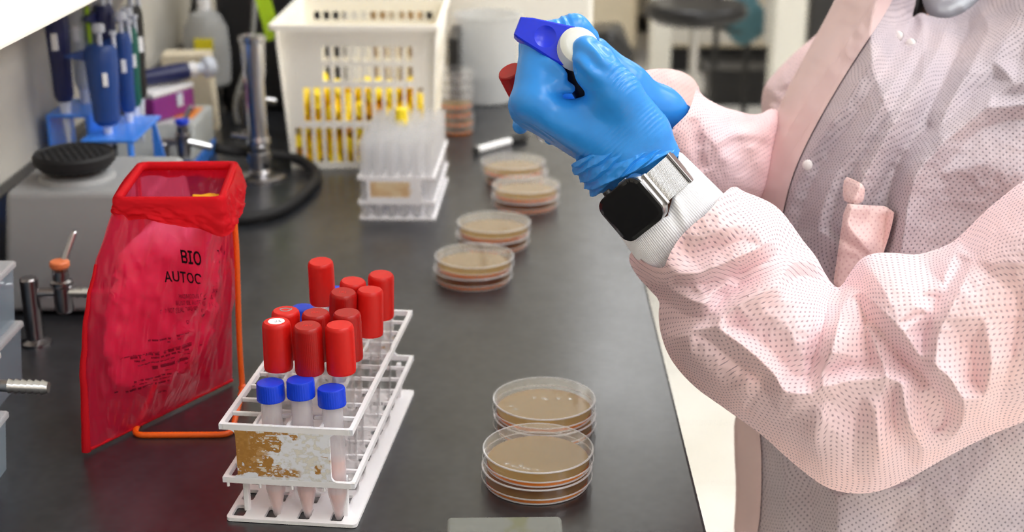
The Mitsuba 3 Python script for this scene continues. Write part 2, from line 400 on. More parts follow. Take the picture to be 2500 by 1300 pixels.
# ------------------------------------------------------------------ test-tube racks
def rack_label(A):
    Ai = np.linalg.inv(A)
    def fn(p, n, uv):
        x = p.x * Ai[0, 0] + p.y * Ai[0, 1] + p.z * Ai[0, 2] + Ai[0, 3]; z = p.x * Ai[2, 0] + p.y * Ai[2, 1] + p.z * Ai[2, 2] + Ai[2, 3]
        a = fbm(x * 130, z * 210, 3.1, 4); b = fbm(x * 340, z * 420, 8.7, 3); c = noise(x * 60, z * 90, 1.7)
        inside = smoothstep(0.012, 0.0125, x) * smoothstep(0.0885, 0.088, x) * smoothstep(0.0415, 0.043, z) * smoothstep(0.083, 0.081, z)
        tan = smoothstep(0.038, 0.030, x + 0.03 * (a - .5)) * smoothstep(0.079, 0.077, z) * smoothstep(0.0545, 0.0555, z)
        lump = smoothstep(0.53, 0.60, a + 0.30 * smoothstep(0.062, 0.03, x) - 0.17 + 0.22 * smoothstep(0.058, 0.075, z) * smoothstep(0.075, 0.045, x))
        strip = smoothstep(0.0545, 0.052, z + 0.12 * (x - .03)) * smoothstep(0.0445, 0.047, z + 0.10 * (x - .03)) * smoothstep(0.024, 0.028, x) * smoothstep(0.066, 0.060, x)
        col = mix(S(232, 234, 242), S(214, 212, 208), smoothstep(0.45, 0.62, b) * smoothstep(0.02, 0.04, x))
        col = mix(col, mix(S(196, 150, 92), S(186, 146, 96), c), tan * inside)
        col = mix(col, mix(S(150, 98, 36), S(188, 142, 78), b), dr.maximum(lump * smoothstep(0.40, 0.55, b + 0.15), strip * smoothstep(0.3, 0.5, b)) * inside)
        return mix(col, S(228, 224, 216), smoothstep(0.60, 0.66, b) * smoothstep(0.022, 0.030, x) * inside * 0.8)
    return fn


def make_rack(name, label, A, Wd, L, nc, nr, zm, zt, labelfn, slot=True):
    t = thing(name, label, 'test tube rack'); px, py = Wd / nc, L / nr; bw = 0.0034
    scene['label_' + t] = {'type': 'principled', 'base_color': proc(labelfn), 'roughness': 0.5, 'specular': 0.4}
    base = rrect(0, Wd, 0, L, 0.004)
    holes = [rrect(px * (i + .5) - .0098, px * (i + .5) + .0004, py * (j + .5) - .0085, py * (j + .5) + .0085, .0015) for i in range(nc) for j in range(nr)]
    if not slot: holes = [rrect(px * (i + .5) - .004, px * (i + .5) + .004, py * (j + .5) - .005, py * (j + .5) + .005, .0015) for i in range(nc) for j in range(nr)]
    add(t + '__base_plate', X(extrude(base.difference(shapely.union_all(holes)), 0.003), A @ mv(None, 0, 0, .0005)), 'white_plastic', 30)
    for lvl, z in (('middle_frame', zm), ('top_frame', zt)):
        ring = rrect(0, Wd, 0, L, 0.004).difference(rrect(bw, Wd - bw, bw, L - bw, 0.003))
        add(t + '__' + lvl, X(extrude(ring, 0.0048), A @ mv(None, 0, 0, z - .0048)), 'white_plastic', 30)
        for j in range(1, nr):
            add(t + f'__{lvl}__crossbar', box(bw, Wd - bw, -.0014, .0014, 0, .0034, .0006), 'white_plastic', 30, A @ mv(None, 0, j * py, z - .0044))
        for i in range(1, nc):
            add(t + f'__{lvl}__long_bar', box(-.0013, .0013, bw, L - bw, 0, .0032, .0006), 'white_plastic', 30, A @ mv(None, i * px, 0, z - .0046))
    x0, x1 = Wd * .12, Wd * .825
    shp = sg.box(0, zt - .0048, Wd, zt).union(sg.box(0, zm - .0048, Wd, zm)).union(sg.box(x0, zm - .002, x1, zt - .001))
    shp = shp.buffer(.005).buffer(-.005)
    for y in (0.0028, L):
        add(t + '__label_plate', X(extrude(shp, 0.0026), A @ mv(XZ, 0, y, 0)), 'label_' + t, 30)
    for x in (x0 + .001, Wd * .89):
        for y in (.016, L - .016):
            add(t + '__post', box(-.0022, .0022, -.003, .003, .003, zm - .002, .0008), 'white_plastic', 30, A @ mv(None, x, y, 0))
    for x in (.004, .03, .056, .082): add(t + '__peg', cyl((x * Wd / .107, .0015, zm - .0085), (x * Wd / .107, .0015, zm - .004), .0012, 8), 'white_plastic', 30, A)
    return t


RA = mv(rotz(math.radians(-6)), -.2365, .987, B)
make_rack('tube_rack', 'white plastic tube rack with a torn brown label, holding red and blue capped tubes', RA, .107, .2615, 4, 10, .040, .0865, rack_label(RA))

cap_prof = [(0, .0400), (.0096, .0400), (.0106, .0390), (.0113, .0365), (.0116, .002), (.0112, 0), (.0102, 0), (.0100, .030), (0, .031)]
def knurl(m, n, d):
    v = m.vertices; a = np.arctan2(v[:, 1], v[:, 0]); r = np.hypot(v[:, 0], v[:, 1])
    k = 1 - d * (0.5 + 0.5 * np.cos(a * n)) * (r > .0108) * (v[:, 2] < .036); m.vertices[:, :2] *= k[:, None]; return m
RED_CAP = mikit.ply(lathe(cap_prof, 48), 'red_cap', smooth=35)
RIB_CAP = mikit.ply(knurl(lathe(cap_prof, 192), 48, .02), 'dark_red_cap', smooth=35)
GLASS = mikit.ply(lathe([(0, 0), (.004, .0012), (.0075, .0045), (.0098, .010), (.0100, .122), (.0088, .122), (.0086, .011), (.0065, .0055), (0, .0022)], 36), 'clear', smooth=40)
BROTH = mikit.ply(lathe([(0, .0024), (.0063, .0058), (.0084, .011), (.0084, .028), (0, .028)], 28), 'clear', smooth=40)
CON = mikit.ply(lathe([(0, 0), (.0022, .0004), (.0030, .002), (.0078, .0235), (.0083, .104), (.0072, .104), (.0068, .024), (.0020, .003), (0, .002)], 36), 'tube_frost', smooth=40)
CON_L = mikit.ply(lathe([(0, .0022), (.0019, .003), (.0067, .024), (.0070, .052), (0, .052)], 30), 'pink_liquid', smooth=40)
BLUE_CAP = mikit.ply(knurl(lathe([(0, .0150), (.0092, .0150), (.0104, .0143), (.0109, .0130), (.0112, .001), (.0108, 0), (.0084, 0), (.0084, .011), (0, .011)], 144), 36, .015), 'blue_cap', smooth=35)


def loc(x, y, z): return (RA @ [x, y, z, 1])[:3]


red = [  # base (x, y) on the rack, cap top (x, y, z), ribbed
    ((.0400, .0365), (.0404, .0373, .160), 0, 'red capped glass tube with a round white sticker on the cap'),
    ((.0665, .0365), (.0669, .0315, .160), 1, 'dark red capped glass tube between the sticker tube and the bright corner one'),
    ((.0920, .0365), (.0913, .0360, .160), 0, 'bright red capped glass tube at the rack corner, nearest the petri dishes in its row'),
    ((.0400, .0625), (.0412, .0617, .160), 0, 'red capped glass tube marked with a black scrawl, behind the sticker tube'),
    ((.0665, .0625), (.0664, .0600, .160), 1, 'dark red capped tube with raised marks in the second red row centre'),
    ((.0920, .0625), (.0912, .0628, .160), 1, 'ribbed dark red capped glass tube at the end of the second red row'),
    ((.0400, .1900), (.0420, .1760, .1625), 0, 'tallest standing bright red capped tube with a blank space around it'),
    ((.0665, .1140), (.0785, .1060, .161), 1, 'dark red capped tube leaning behind the second red row'),
    ((.0920, .1140), (.0985, .1185, .1595), 0, 'bright red capped tube standing in front of the farthest red cap'),
    ((.0665, .1420), (.0800, .1365, .160), 0, 'red capped tube half hidden behind the leaning dark red one'),
    ((.0920, .1650), (.1000, .1570, .1595), 0, 'farthest red capped tube beside the open end of the rack'),
]
for (bx, by), top, rib, lab in red:
    t = thing('screw_cap_tube', lab, 'test tube', 'red capped tubes in the rack')
    p, q = loc(bx, by, .0036), loc(*top); z = (q - p) / np.linalg.norm(q - p); Lh = np.linalg.norm(q - p)
    F = stand(p, q)
    add(t + '__glass', GLASS, None, M=F @ np.diag([1, 1, (Lh - .010) / .122, 1]))
    add(t + '__cap', RIB_CAP if rib else RED_CAP, None, M=F @ mv(None, 0, 0, Lh - .040))
    if 'sticker' in lab and 'between' not in lab and 'behind' not in lab:
        k = add(t + '__cap__sticker', lathe([(0, .0003), (.0064, .0003), (.0066, 0), (0, 0)], 40), 'paper_white', 30, F @ mv(None, 0, 0, Lh))
        part_label(k, 'round white sticker')
        for g in (meshkit.text_mesh('J1', .0035, .0002),):
            add(t + '__cap__mark', g, 'ink_gray', False, F @ mv(rotz(.3), -.001, -.003, Lh + .0003))
    if 'scrawl' in lab:
        ring = tube(smooth_path([(.0045 * math.cos(a) * (1 + .12 * math.sin(3 * a)), .0036 * math.sin(a) + .0003 * a, .0) for a in np.linspace(.5, 6.9, 12)], 40), .0005, 6)
        k = add(t + '__cap__ink_mark', ring, 'ink_gray', True, F @ mv(None, 0, 0, Lh)); part_label(k, 'dark marker scrawl')
    if 'raised' in lab: add(t + '__cap__raised_mark', meshkit.text_mesh('(M)', .0034, .0003), 'red_cap', False, F @ mv(None, -.004, -.002, Lh - .0001))
    if 'between' in lab: add(t + '__cap__raised_mark', meshkit.text_mesh('/AV', .0034, .0003), 'red_cap', False, F @ mv(None, -.004, -.002, Lh - .0001))
    if 'leaning' in lab and 'half' not in lab: add(t + '__cap__raised_mark', meshkit.text_mesh('(A)', .0034, .0003), 'red_cap', False, F @ mv(None, -.004, -.002, Lh - .0001))
blue = [((.0395, .0115), (.0388, .0165, .1172), 'blue capped conical tube at the start of the rack, first of three'),
        ((.0650, .0115), (.0628, .0175, .1205), 'blue capped conical tube in the middle of the three, cap tilted'),
        ((.0905, .0110), (.0868, .0190, .1140), 'blue capped conical tube by the notch of the label plate'),
        ((.0135, .1905), (.0205, .1920, .1125), 'blue capped tube mostly hidden behind the tallest red cap, lower one'),
        ((.0400, .2300), (.0412, .2290, .1170), 'blue capped tube peeking out beyond the tallest red cap')]
for (bx, by), top, lab in blue:
    t = thing('conical_tube', lab, 'centrifuge tube', 'blue capped conical tubes in the rack')
    p, q = loc(bx, by, .0015), loc(*top); F = stand(p, q); Lh = np.linalg.norm(q - p)
    add(t + '__tube_body', CON, None, M=F @ np.diag([1, 1, (Lh - .006) / .104, 1]))
    add(t + '__liquid', CON_L, None, M=F); part_label(t + '__liquid', 'pale pink liquid')
    add(t + '__cap', BLUE_CAP, None, M=F @ mv(None, 0, 0, Lh - .015))

# second rack, full of clear tubes
RB = mv(rotz(math.radians(-2)), -.2195, 1.800, B)
def rack_label_2(p, n, uv):
    x = p.x + .2195; a = fbm(p.x * 90, p.z * 140, 2.0, 3)
    m = smoothstep(.016, .018, x) * smoothstep(.078, .074, x + .01 * a) * smoothstep(B + .0315, B + .034, p.z) * smoothstep(B + .055, B + .053, p.z)
    return mix(S(238, 237, 240), mix(S(222, 196, 152), S(204, 166, 112), smoothstep(.3, .7, a)), m * .9)
make_rack('tube_rack', 'white plastic tube rack packed with clear empty tubes beside the basket', RB, .104, .208, 6, 12, .027, .061, rack_label_2, False)
TUBE2 = mikit.ply(lathe([(0, 0), (.004, .001), (.0062, .004), (.0066, .008), (.0066, .100), (.0072, .1015), (.0072, .104), (.0058, .104)], 20), 'tube_haze', smooth=40)
for j in range(12):
    for i in range(6):
        t = thing('glass_tube', 'clear empty tube standing in the rack beside the basket', 'test tube', 'clear tubes in the far rack')
        if (i, j) == (2, 8): labels[t] = {'label': 'clear tube with a bright yellow cap among the open tubes', 'category': 'test tube'}
        F = RB @ mv(None, .104 / 6 * (i + .5), .208 / 12 * (j + .5), .0036)
        add(t + '__tube_body', TUBE2, None, M=F)
        if (i, j) == (2, 8):
            add(t + '__cap', cyl((0, 0, .094), (0, 0, .118), .0088, 24, bevel=.001), 'yellow_cap', 30, F); part_label(t + '__cap', 'yellow cap')

# ------------------------------------------------------------------ petri dishes, two to a stack
LIDP = [(0, .0148), (.0440, .0148), (.0462, .0148), (.0468, .0142), (.0468, .0062)]
DISH = [(0, .0006), (.0432, .0006), (.0440, .0014), (.0440, .0128)]
P_LID = mikit.ply(lathe(LIDP, 72), 'clear', smooth=30)
P_DISH = mikit.ply(lathe(DISH, 72), 'clear', smooth=30)
P_LRIM = mikit.ply(join(lathe([(.0455, .0150), (.0466, .0152), (.0471, .0146), (.0468, .0138), (.0458, .0142)], 72, True), lathe([(.0464, .0068), (.0472, .0066), (.0472, .0056), (.0464, .0058)], 72, True)), 'clear_rim', smooth=40)
P_DRIM = mikit.ply(lathe([(.0428, .0010), (.0442, .0012), (.0444, .0002), (.0428, .0)], 72, True), 'clear_rim', smooth=40)
P_AGAR = mikit.ply(lathe([(.0428, .0042), (.0424, .0040), (0, .0040)], 60), 'agar_top', smooth=30)
P_AGED = mikit.ply(lathe([(0, .0010), (.0428, .0010), (.0428, .0041)], 60), 'agar_edge', smooth=30)
rd = np.random.default_rng(3)
def drops(spots, r=(.0016, .0028)):
    ms = []
    for x, y in spots:
        s = trimesh.creation.icosphere(2, rd.uniform(*r)); s.vertices[:, 2] *= .35; ms.append(s.apply_translation([x, y, .0136]) or s)
    return join(*ms)
scene['droplet'] = {'type': 'dielectric', 'int_ior': 1.33}
stacks = [(.0140, 1.0585, -.0006, 'stack by the slide box', .0010, .0012),
          (.0222, 1.1585, .0006, 'stack just behind the one by the slide box', -.0006, .0010),
          (-.0570, 1.5640, 0, 'stack closest to the red capped tubes', .0020, -.0010),
          (-.0360, 1.6960, 0, 'fourth stack from the slide box', .0015, .0010),
          (.0062, 1.8700, 0, 'fifth stack from the slide box', .0010, .0010),
          (-.0075, 1.9950, 0, 'sixth and farthest stack', -.0040, .0010)]
for n, (x, y, _, lab, ox, oy) in enumerate(stacks):
    for k in range(2):
        t = thing('petri_dish', f"{'upper' if k else 'lower'} amber petri dish in the {lab}", 'petri dish', 'stacked petri dishes on the bench')
        M = mv(rotz(rd.uniform(0, 6)), x + ox * k, y + oy * k, B + .0005 + .0153 * k)
        add(t + '__base', P_DISH, None, M=M); add(t + '__base__rim', P_DRIM, None, M=M)
        add(t + '__agar', P_AGAR, None, M=M); add(t + '__agar__edge', P_AGED, None, M=M)
        add(t + '__lid', P_LID, None, M=M); add(t + '__lid__rim', P_LRIM, None, M=M)
        if n < 2 and k:
            sp = [(-.026, -.026), (-.021, -.030), (-.017, -.0335), (-.012, -.034), (-.008, -.0355), (-.001, -.0375), (-.0145, -.030)] if n == 0 else [(-.009, .004), (-.001, .003), (.002, .001), (.013, .0025), (.024, .002), (-.030, -.014), (-.026, -.020)]
            q = add(t + '__condensation', drops(sp), 'droplet', True, mv(None, x + ox * k, y + oy * k, B + .0153 * k)); labels[q] = {'kind': 'stuff'}
# far pile of dishes next to the basket
for k in range(7):
    t = thing('petri_dish', ['bottom dish', 'second dish from the bottom', 'third dish from the bottom', 'middle dish', 'third dish from the top', 'second dish from the top', 'top dish'][k] + ' of the tall pile beside the basket', 'petri dish', 'tall pile of petri dishes')
    M = mv(None, -.1095 + .0015 * math.sin(k * 2.1), 2.300 + .001 * math.cos(k * 3), B + .0005 + .0153 * k) @ np.diag([.62, .62, 1, 1])
    add(t + '__base', P_DISH, None, M=M); add(t + '__lid', P_LID, None, M=M); add(t + '__lid__rim', P_LRIM, None, M=M)
    if k < 4: add(t + '__agar', P_AGAR, None, M=M); add(t + '__agar__edge', P_AGED, None, M=M)

# translucent slide box at the near edge
def box_grime(p, n, uv): return mix(S(182, 185, 180), S(172, 174, 146), smoothstep(.5, .72, fbm(p.x * 45, p.y * 45, 0, 4)))
scene['grimy_clear'] = {'type': 'blendbsdf', 'weight': .68, 'a': {'type': 'thindielectric', 'int_ior': 1.5}, 'b': {'type': 'principledthin', 'base_color': proc(box_grime), 'roughness': .25, 'diff_trans': 1.0, 'eta': 1.5}}
t = thing('slide_box', 'grubby translucent plastic box in front of the nearest petri dishes', 'plastic box')
BXA = mv(rotz(math.radians(1.5)), -.0560, .944, B)
add(t + '__lid', box(0, .0875, -.062, 0, .012, .0295, .003), 'grimy_clear', 30, BXA)
add(t + '__base', box(.0015, .086, -.0605, -.0015, .0004, .0125, .002), 'grimy_clear', 30, BXA)
add(t + '__lid__rim', X(extrude(rrect(-.0006, .0881, -.0626, .0006, .003).difference(rrect(.001, .0865, -.061, -.001, .003)), .002), BXA @ mv(None, 0, 0, .0115)), 'clear_rim', 30)

# ------------------------------------------------------------------ red waste bag in its wire stand
t = thing('wire_stand', 'orange wire stand carrying the red waste bag', 'wire stand')
r = .0027
fl, fr_, br, bl = (-.3500, 1.1370), (-.2620, 1.1390), (-.2700, 1.2365), (-.3600, 1.2640)
zb = B + r
add(t + '__base_wire', tube(np.vstack([[(*bl, zb)], rounded_poly([(*bl, zb), (*fl, zb), (*fr_, zb), (*br, zb)], .011)[8:24], [(*br, zb)]]), r, 12), 'orange_paint', 60)
for (x, y), (x2, y2) in ((br, (-.2690, 1.2400)), (bl, (-.3640, 1.2740))):
    add(t + '__post', tube(smooth_path([(x, y - .012, zb), (x - .0005, y + .001, zb + .003), (x - .001, y + .004, zb + .016), (x2, y2, B + .10), (x2, y2, B + .214)], 40), r, 12), 'orange_paint', 60)
    add(t + '__foot', trimesh.creation.icosphere(2, .0042).apply_translation([x, y + .001, zb + .0018]), 'orange_paint', True)
TOP = [(-.3490, 1.150), (-.2580, 1.151), (-.2700, 1.270), (-.3580, 1.267)]
zt = B + .2195
ringp = rounded_poly([(x, y, zt) for x, y in TOP], .010)
add(t + '__top_wire', tube(ringp, .0024, 10, True), 'orange_paint', 60)

t = thing('biohazard_bag', 'translucent red waste bag with black lettering hanging in the orange wire stand', 'waste bag')
NU, NV = 220, 110
per = rounded_poly([(x, y, 0) for x, y in TOP], .008, 10)[:, :2]
def resample(P, n):
    Q = np.vstack([P, P[:1]]); s = np.r_[0, np.cumsum(np.linalg.norm(np.diff(Q, axis=0), axis=1))]
    u = np.linspace(0, s[-1], n, endpoint=False); return np.stack([np.interp(u, s, Q[:, k]) for k in range(2)], 1), u / s[-1]
per, uu = resample(per, NU)
ctr = per.mean(0)
A_, B_ = np.array([-.3815, 1.104]), np.array([-.2840, 1.257])
arc = [((x - ctr[0]), (y - ctr[1])) for x, y in per]
cfl, cbr = np.argmin(np.linalg.norm(per - TOP[0], axis=1)), np.argmin(np.linalg.norm(per - TOP[2], axis=1))
g = np.zeros(NU); sgn = np.zeros(NU)
n1 = (cbr - cfl) % NU
for i in range(NU):
    k = (i - cfl) % NU
    g[i] = k / n1 if k <= n1 else 1 - (k - n1) / (NU - n1); sgn[i] = 1 if k <= n1 else -1
line = A_ + g[:, None] * (B_ - A_); nrm = np.array([(B_ - A_)[1], -(B_ - A_)[0]]); nrm /= np.linalg.norm(nrm)
tv = np.linspace(0, 1, NV); V = np.zeros((NV, NU, 3))
for j, s in enumerate(tv):
    w0 = s ** 1.1; wl = 1 - (1 - np.minimum(1, s / .66)) ** 2; lf = np.clip(1 - g / .55, 0, 1) ** .8
    w = (w0 * (1 - lf) + (.35 * w0 + .65 * wl) * lf)[:, None]
    xy = per * (1 - w) + line * w
    bulge = .010 * math.sin(math.pi * min(1, s * 1.02)) ** .8 * (0.35 + .65 * s)
    out = (per - ctr); out /= np.linalg.norm(out, axis=1, keepdims=True)
    xy = xy + out * bulge * (1 - w) * np.clip(1.15 - g, 0, 1)[:, None] + (nrm * (sgn * np.sqrt(np.clip(g * (1 - g), 0, 1)))[:, None]) * .046 * w * (1 - s) ** .7
    z = B + .2195 * (1 - s) + .0035 * s
    V[j, :, :2] = xy; V[j, :, 2] = z
q = np.stack([V[..., 0], V[..., 1], V[..., 2]], -1)
ang = np.arange(NU) * 2 * np.pi / NU
nd = np.stack([np.broadcast_to(np.cos(ang), (NV, NU)) * 3.2, np.broadcast_to(np.sin(ang), (NV, NU)) * 3.2, q[..., 2] * 9 + q[..., 0] * 22], -1)
wr = (meshkit.fbm(nd, 4, 5) - .5); cr = np.abs(meshkit.noise(nd * 2.7, 9) - .5)
o2 = np.stack([np.roll(V[..., 1], -1, 1) - np.roll(V[..., 1], 1, 1), -(np.roll(V[..., 0], -1, 1) - np.roll(V[..., 0], 1, 1))], -1); o2 /= np.linalg.norm(o2, axis=-1, keepdims=True) + 1e-9
cr2 = np.abs(meshkit.noise(nd * np.array([1.7, 1.7, .8]) + 31, 12) - .5)
V[..., :2] += o2 * (wr * .010 - cr * .007 - cr2 * .008 + .003)[..., None] * (np.sin(np.pi * np.clip(tv * .96, 0, 1)) ** .6)[:, None, None]
i, j = np.meshgrid(np.arange(NV - 1), np.arange(NU), indexing='ij'); jn = (j + 1) % NU
qd = np.stack([i * NU + j, (i + 1) * NU + j, (i + 1) * NU + jn, i * NU + jn], -1).reshape(-1, 4)
bag = trimesh.Trimesh(V.reshape(-1, 3), np.vstack([qd[:, [0, 1, 2]], qd[:, [0, 2, 3]]]), process=False)
add(t + '__film', bag, 'red_film', True)
# seam along the bottom and the near edge
k_ = add(t + '__seam', tube(smooth_path([(*(A_ + (B_ - A_) * s), B + .0042) for s in np.linspace(0, 1, 6)], 30), .0016, 6), 'red_film_thick', True)
le = V[:, cfl] + np.array([-.001, -.001, 0])
add(t + '__edge_fold', tube(le[np.arange(25, NV, 6)], np.linspace(.0012, .0042, len(np.arange(25, NV, 6))), 8), 'red_film_thick', True); part_label(t + '__edge_fold', 'thick red folded edge')
# rolled rim and turned-down cuff
add(t + '__rolled_rim', tube(np.array([(x, y, zt) for x, y, _ in ringp]) + (np.array([meshkit.noise(np.array([a * 2.3, .5, .2])[None], 4)[0] for a in range(len(ringp))]) - .5)[:, None] * .0006, .0042, 12, True), 'red_film_thick', True)
CV = 26; cu = np.zeros((CV, NU, 3)); outp = (per - ctr); outp /= np.linalg.norm(outp, axis=1, keepdims=True)
fx = (per[:, 0] - per[:, 0].min()) / np.ptp(per[:, 0]); fy_ = (per[:, 1] - per[:, 1].min()) / np.ptp(per[:, 1])
low = .011 + .017 * fx ** 1.4 * (1 - .5 * fy_) + .008 * (meshkit.fbm(np.stack([np.cos(ang) * 4, np.sin(ang) * 4, ang * 0], -1), 3, 2) - .5)
for a in range(CV):
    s = a / (CV - 1); nz1 = np.stack([np.cos(ang) * 5, np.sin(ang) * 5, ang * 0 + s * 2.2], -1); fl_ = .0046 + s ** .8 * (.0015 + .0065 * fx + .0075 * (meshkit.fbm(nz1, 3, 8) - .35)) + .0030 * s * (np.abs(meshkit.noise(nz1 * 2.6, 3) - .5) * 2 - .5)
    cu[a, :, :2] = per + outp * fl_[:, None]; cu[a, :, 2] = zt + .003 - low * s - .003 * s
i, j = np.meshgrid(np.arange(CV - 1), np.arange(NU), indexing='ij'); jn = (j + 1) % NU
qd = np.stack([i * NU + j, (i + 1) * NU + j, (i + 1) * NU + jn, i * NU + jn], -1).reshape(-1, 4)
add(t + '__turned_cuff', trimesh.Trimesh(cu.reshape(-1, 3), np.vstack([qd[:, [0, 1, 2]], qd[:, [0, 2, 3]]]), process=False), 'red_film_thick', True)
part_label(t + '__turned_cuff', 'red film folded down over the wire rim')
# printed lettering, laid on the film from the front
bagrt = trimesh.ray.ray_pyembree.RayMeshIntersector(bag) if hasattr(trimesh.ray, 'ray_pyembree') else bag.ray
def print_on(mesh2d, x, z, sx=1.0, slope=0.0, curve=0.0):
    m = mesh2d.copy(); v = m.vertices; v[:, 2] = 0
    m = trimesh.Trimesh(*trimesh.remesh.subdivide_to_size(v, m.faces, .004), process=True)
    v = m.vertices.copy(); X_, Z_ = x + v[:, 0] * sx, z + v[:, 1] + slope * v[:, 0] * sx + curve * v[:, 0] ** 2
    o = np.stack([X_, np.full(len(v), 1.0), Z_], 1)
    loc_, idx, tri_ = bagrt.intersects_location(o, np.tile([0, 1.0, 0], (len(o), 1)), multiple_hits=False)
    hit = np.full(len(v), np.nan); hit[idx] = np.where(bag.face_normals[tri_][:, 1] ** 2 > .30, loc_[:, 1], np.nan); ok = ~np.isnan(hit[m.faces]).any(1)
    vv = np.stack([X_, hit - .0005, Z_], 1); sp = np.ptp(vv[m.faces][:, :, 1], axis=1) < .05
    f = m.faces[ok & sp]
    return trimesh.Trimesh(np.nan_to_num(vv), f, process=False)
scene['print_ink'] = {'type': 'twosided', 'b': {'type': 'diffuse', 'reflectance': rgb((.012, .006, .008))}}
scene['print_faint'] = {'type': 'blendbsdf', 'weight': .62, 'a': {'type': 'thindielectric', 'int_ior': 1.01}, 'b': {'type': 'twosided', 'b': {'type': 'diffuse', 'reflectance': rgb((.05, .006, .012))}}}
def at_bag(px, py):
    d = (FW + RT * (px - PW / 2) / FOC - UP * (py - PH / 2) / FOC); q = CAM + d * ((1.150 - CAM[1]) / d[1]); return q[0], q[2]
def letters(txt, px, py, h, sx=1.0, slope=0., curve=0., bold=False, ink='print_ink'):
    x, z = at_bag(px, py); m = print_on(meshkit.text_mesh(txt, h, .001, bold), x, z, sx, slope, curve)
    if len(m.faces): k = add(t + '__lettering', m, ink); part_label(k, f'black printed words')
letters('BIO', 444, 638, .0122, .56, -.22, bold=True)
letters('HAZARD', 514, 652, .0118, .20, .5, bold=True)
letters('AUTOC', 408, 680, .0098, .62, -.20, bold=True)
letters('LAVABLE', 515, 690, .0100, .20, .8, bold=True)
letters('CAUTION', 520, 720, .006, .5, .6)
letters('HAZARDOUS CONTENTS', 438, 728, .0044, .44, -.12, ink='print_ink')
letters('MUST BE AUTOCLAVED', 430, 745, .0044, .46, -.10)
letters('DO NOT SEAL BAG BEFORE', 398, 760, .0044, .46, -.08)
letters('FOR USE IN', 475, 785, .0042, .55, -.05); letters('DO NOT OVERFILL', 452, 799, .0042, .5, -.04)
for (px, py, L, h) in ((362, 822, 110, .0028), (392, 832, 70, .0022), (305, 852, 190, .0016), (330, 858, 130, .004), (338, 868, 135, .0030), (345, 880, 130, .0018), (374, 895, 90, .0052), (400, 910, 45, .002), (330, 920, 120, .003), (300, 928, 130, .0018), (320, 938, 130, .0030), (378, 968, 60, .003)):
    x, z = at_bag(px, py); w = L * 1.2 / FOC; dash, u0 = [], 0.0
    while u0 < w:
        l_ = min(rd.uniform(.6, 2.6) * h, w - u0 + .0002); dash.append(sg.box(u0, -.4 * h * rd.uniform(.7, 1), u0 + l_, .4 * h * rd.uniform(.7, 1))); u0 += l_ + .35 * h
    m = print_on(extrude(shapely.union_all(dash), .001), x, z, 1, -.03)
    if len(m.faces): labels[add(t + '__fine_print', m, 'print_faint')] = {'label': 'rows of illegible fine print', 'kind': 'stuff'}
sym = sg.Point(0, .0065).buffer(.006).difference(sg.Point(0, .008).buffer(.0048))
sym = shapely.union_all([affinity.rotate(sym, a, origin=(0, 0)) for a in (0, 120, 240)] + [sg.Point(0, 0).buffer(.0052).difference(sg.Point(0, 0).buffer(.004))])
x, z = at_bag(548, 592); m = print_on(extrude(sym, .001), x, z, .8)
if len(m.faces): add(t + '__hazard_symbol', m, 'print_ink')
# contents
t = thing('crumpled_paper', 'crumpled pale paper showing through the red bag', 'paper waste')
pv = V[12:NV - 14:2, ::4].copy(); pc = pv.mean(1, keepdims=True); nk = pv.shape[0]
fall = (1 - np.abs(np.linspace(-1, 1, nk)) ** 6)[:, None, None]
pv[..., :2] = pc[..., :2] + (pv[..., :2] - pc[..., :2]) * (.80 - .34 * np.abs(meshkit.fbm(pv * 38, 3, 4) - .5)[..., None] * 2) * np.maximum(fall, .02)
pn = pv.shape[1]; i, j = np.meshgrid(np.arange(nk - 1), np.arange(pn), indexing='ij'); jn = (j + 1) % pn
qd = np.stack([i * pn + j, (i + 1) * pn + j, (i + 1) * pn + jn, i * pn + jn], -1).reshape(-1, 4)
add(t, trimesh.Trimesh(pv.reshape(-1, 3), np.vstack([qd[:, [0, 1, 2]], qd[:, [0, 2, 3]]]), process=False), 'paper_white', 40)
t = thing('yellow_wrapper', 'scrap of yellow wrapper lying at the bag mouth', 'wrapper')
yw = box(-.016, .016, -.006, .006, -.0035, .0035, .002); yw = yw.subdivide().subdivide(); yw.vertices += (meshkit.noise(yw.vertices * 120, 2) - .5)[:, None] * .004
add(t, X(yw, mv(rotz(.2), -.2885, 1.235, B + .1965)), 'amber_yellow', 40)

# ------------------------------------------------------------------ vortex mixer
t = thing('vortex_mixer', 'gray vortex mixer with a round black rubber platform', 'vortex mixer')
y0, y1 = 1.447, 1.600
add(t + '__housing', hullpts([(-.566, y0, B + .012), (-.395, y0, B + .012), (-.566, y1, B + .012), (-.395, y1, B + .012), (-.554, y0 + .012, B + .132), (-.408, y0 + .012, B + .132), (-.554, y1 - .004, B + .134), (-.408, y1 - .004, B + .134)], .008), 'gray_plastic', 40)
add(t + '__collar', lathe([(0, 0), (.043, 0), (.040, .006), (.030, .009), (0, .009)], 48), 'gray_plastic', 30, mv(None, -.499, 1.510, B + .139))
add(t + '__platform', lathe([(0, .004), (.022, .002), (.038, .006), (.0445, .013), (.0450, .020), (.0425, .0235), (.0405, .0215), (0, .0215)], 64), 'black_rubber', 30, mv(None, -.499, 1.505, B + .148))
nub = []
for a in range(9):
    for b in range(9):
        x, y = (a - 4) * .0088 + (b % 2) * .0044, (b - 4) * .0088
        if math.hypot(x, y) < .039: nub.append((x, y))
NUB = mikit.ply(lathe([(0, .0016), (.0022, .0012), (.0034, 0), (0, -.001)], 12), 'black_rubber', smooth=True)
for x, y in nub: add(t + '__platform__nub', NUB, None, M=mv(None, -.499 + x, 1.505 + y, B + .1694))
for x in (-.555, -.405):
    for y in (1.458, 1.585): add(t + '__foot', cyl((x, y, B), (x, y, B + .006), .007, 16), 'black_rubber', 30)

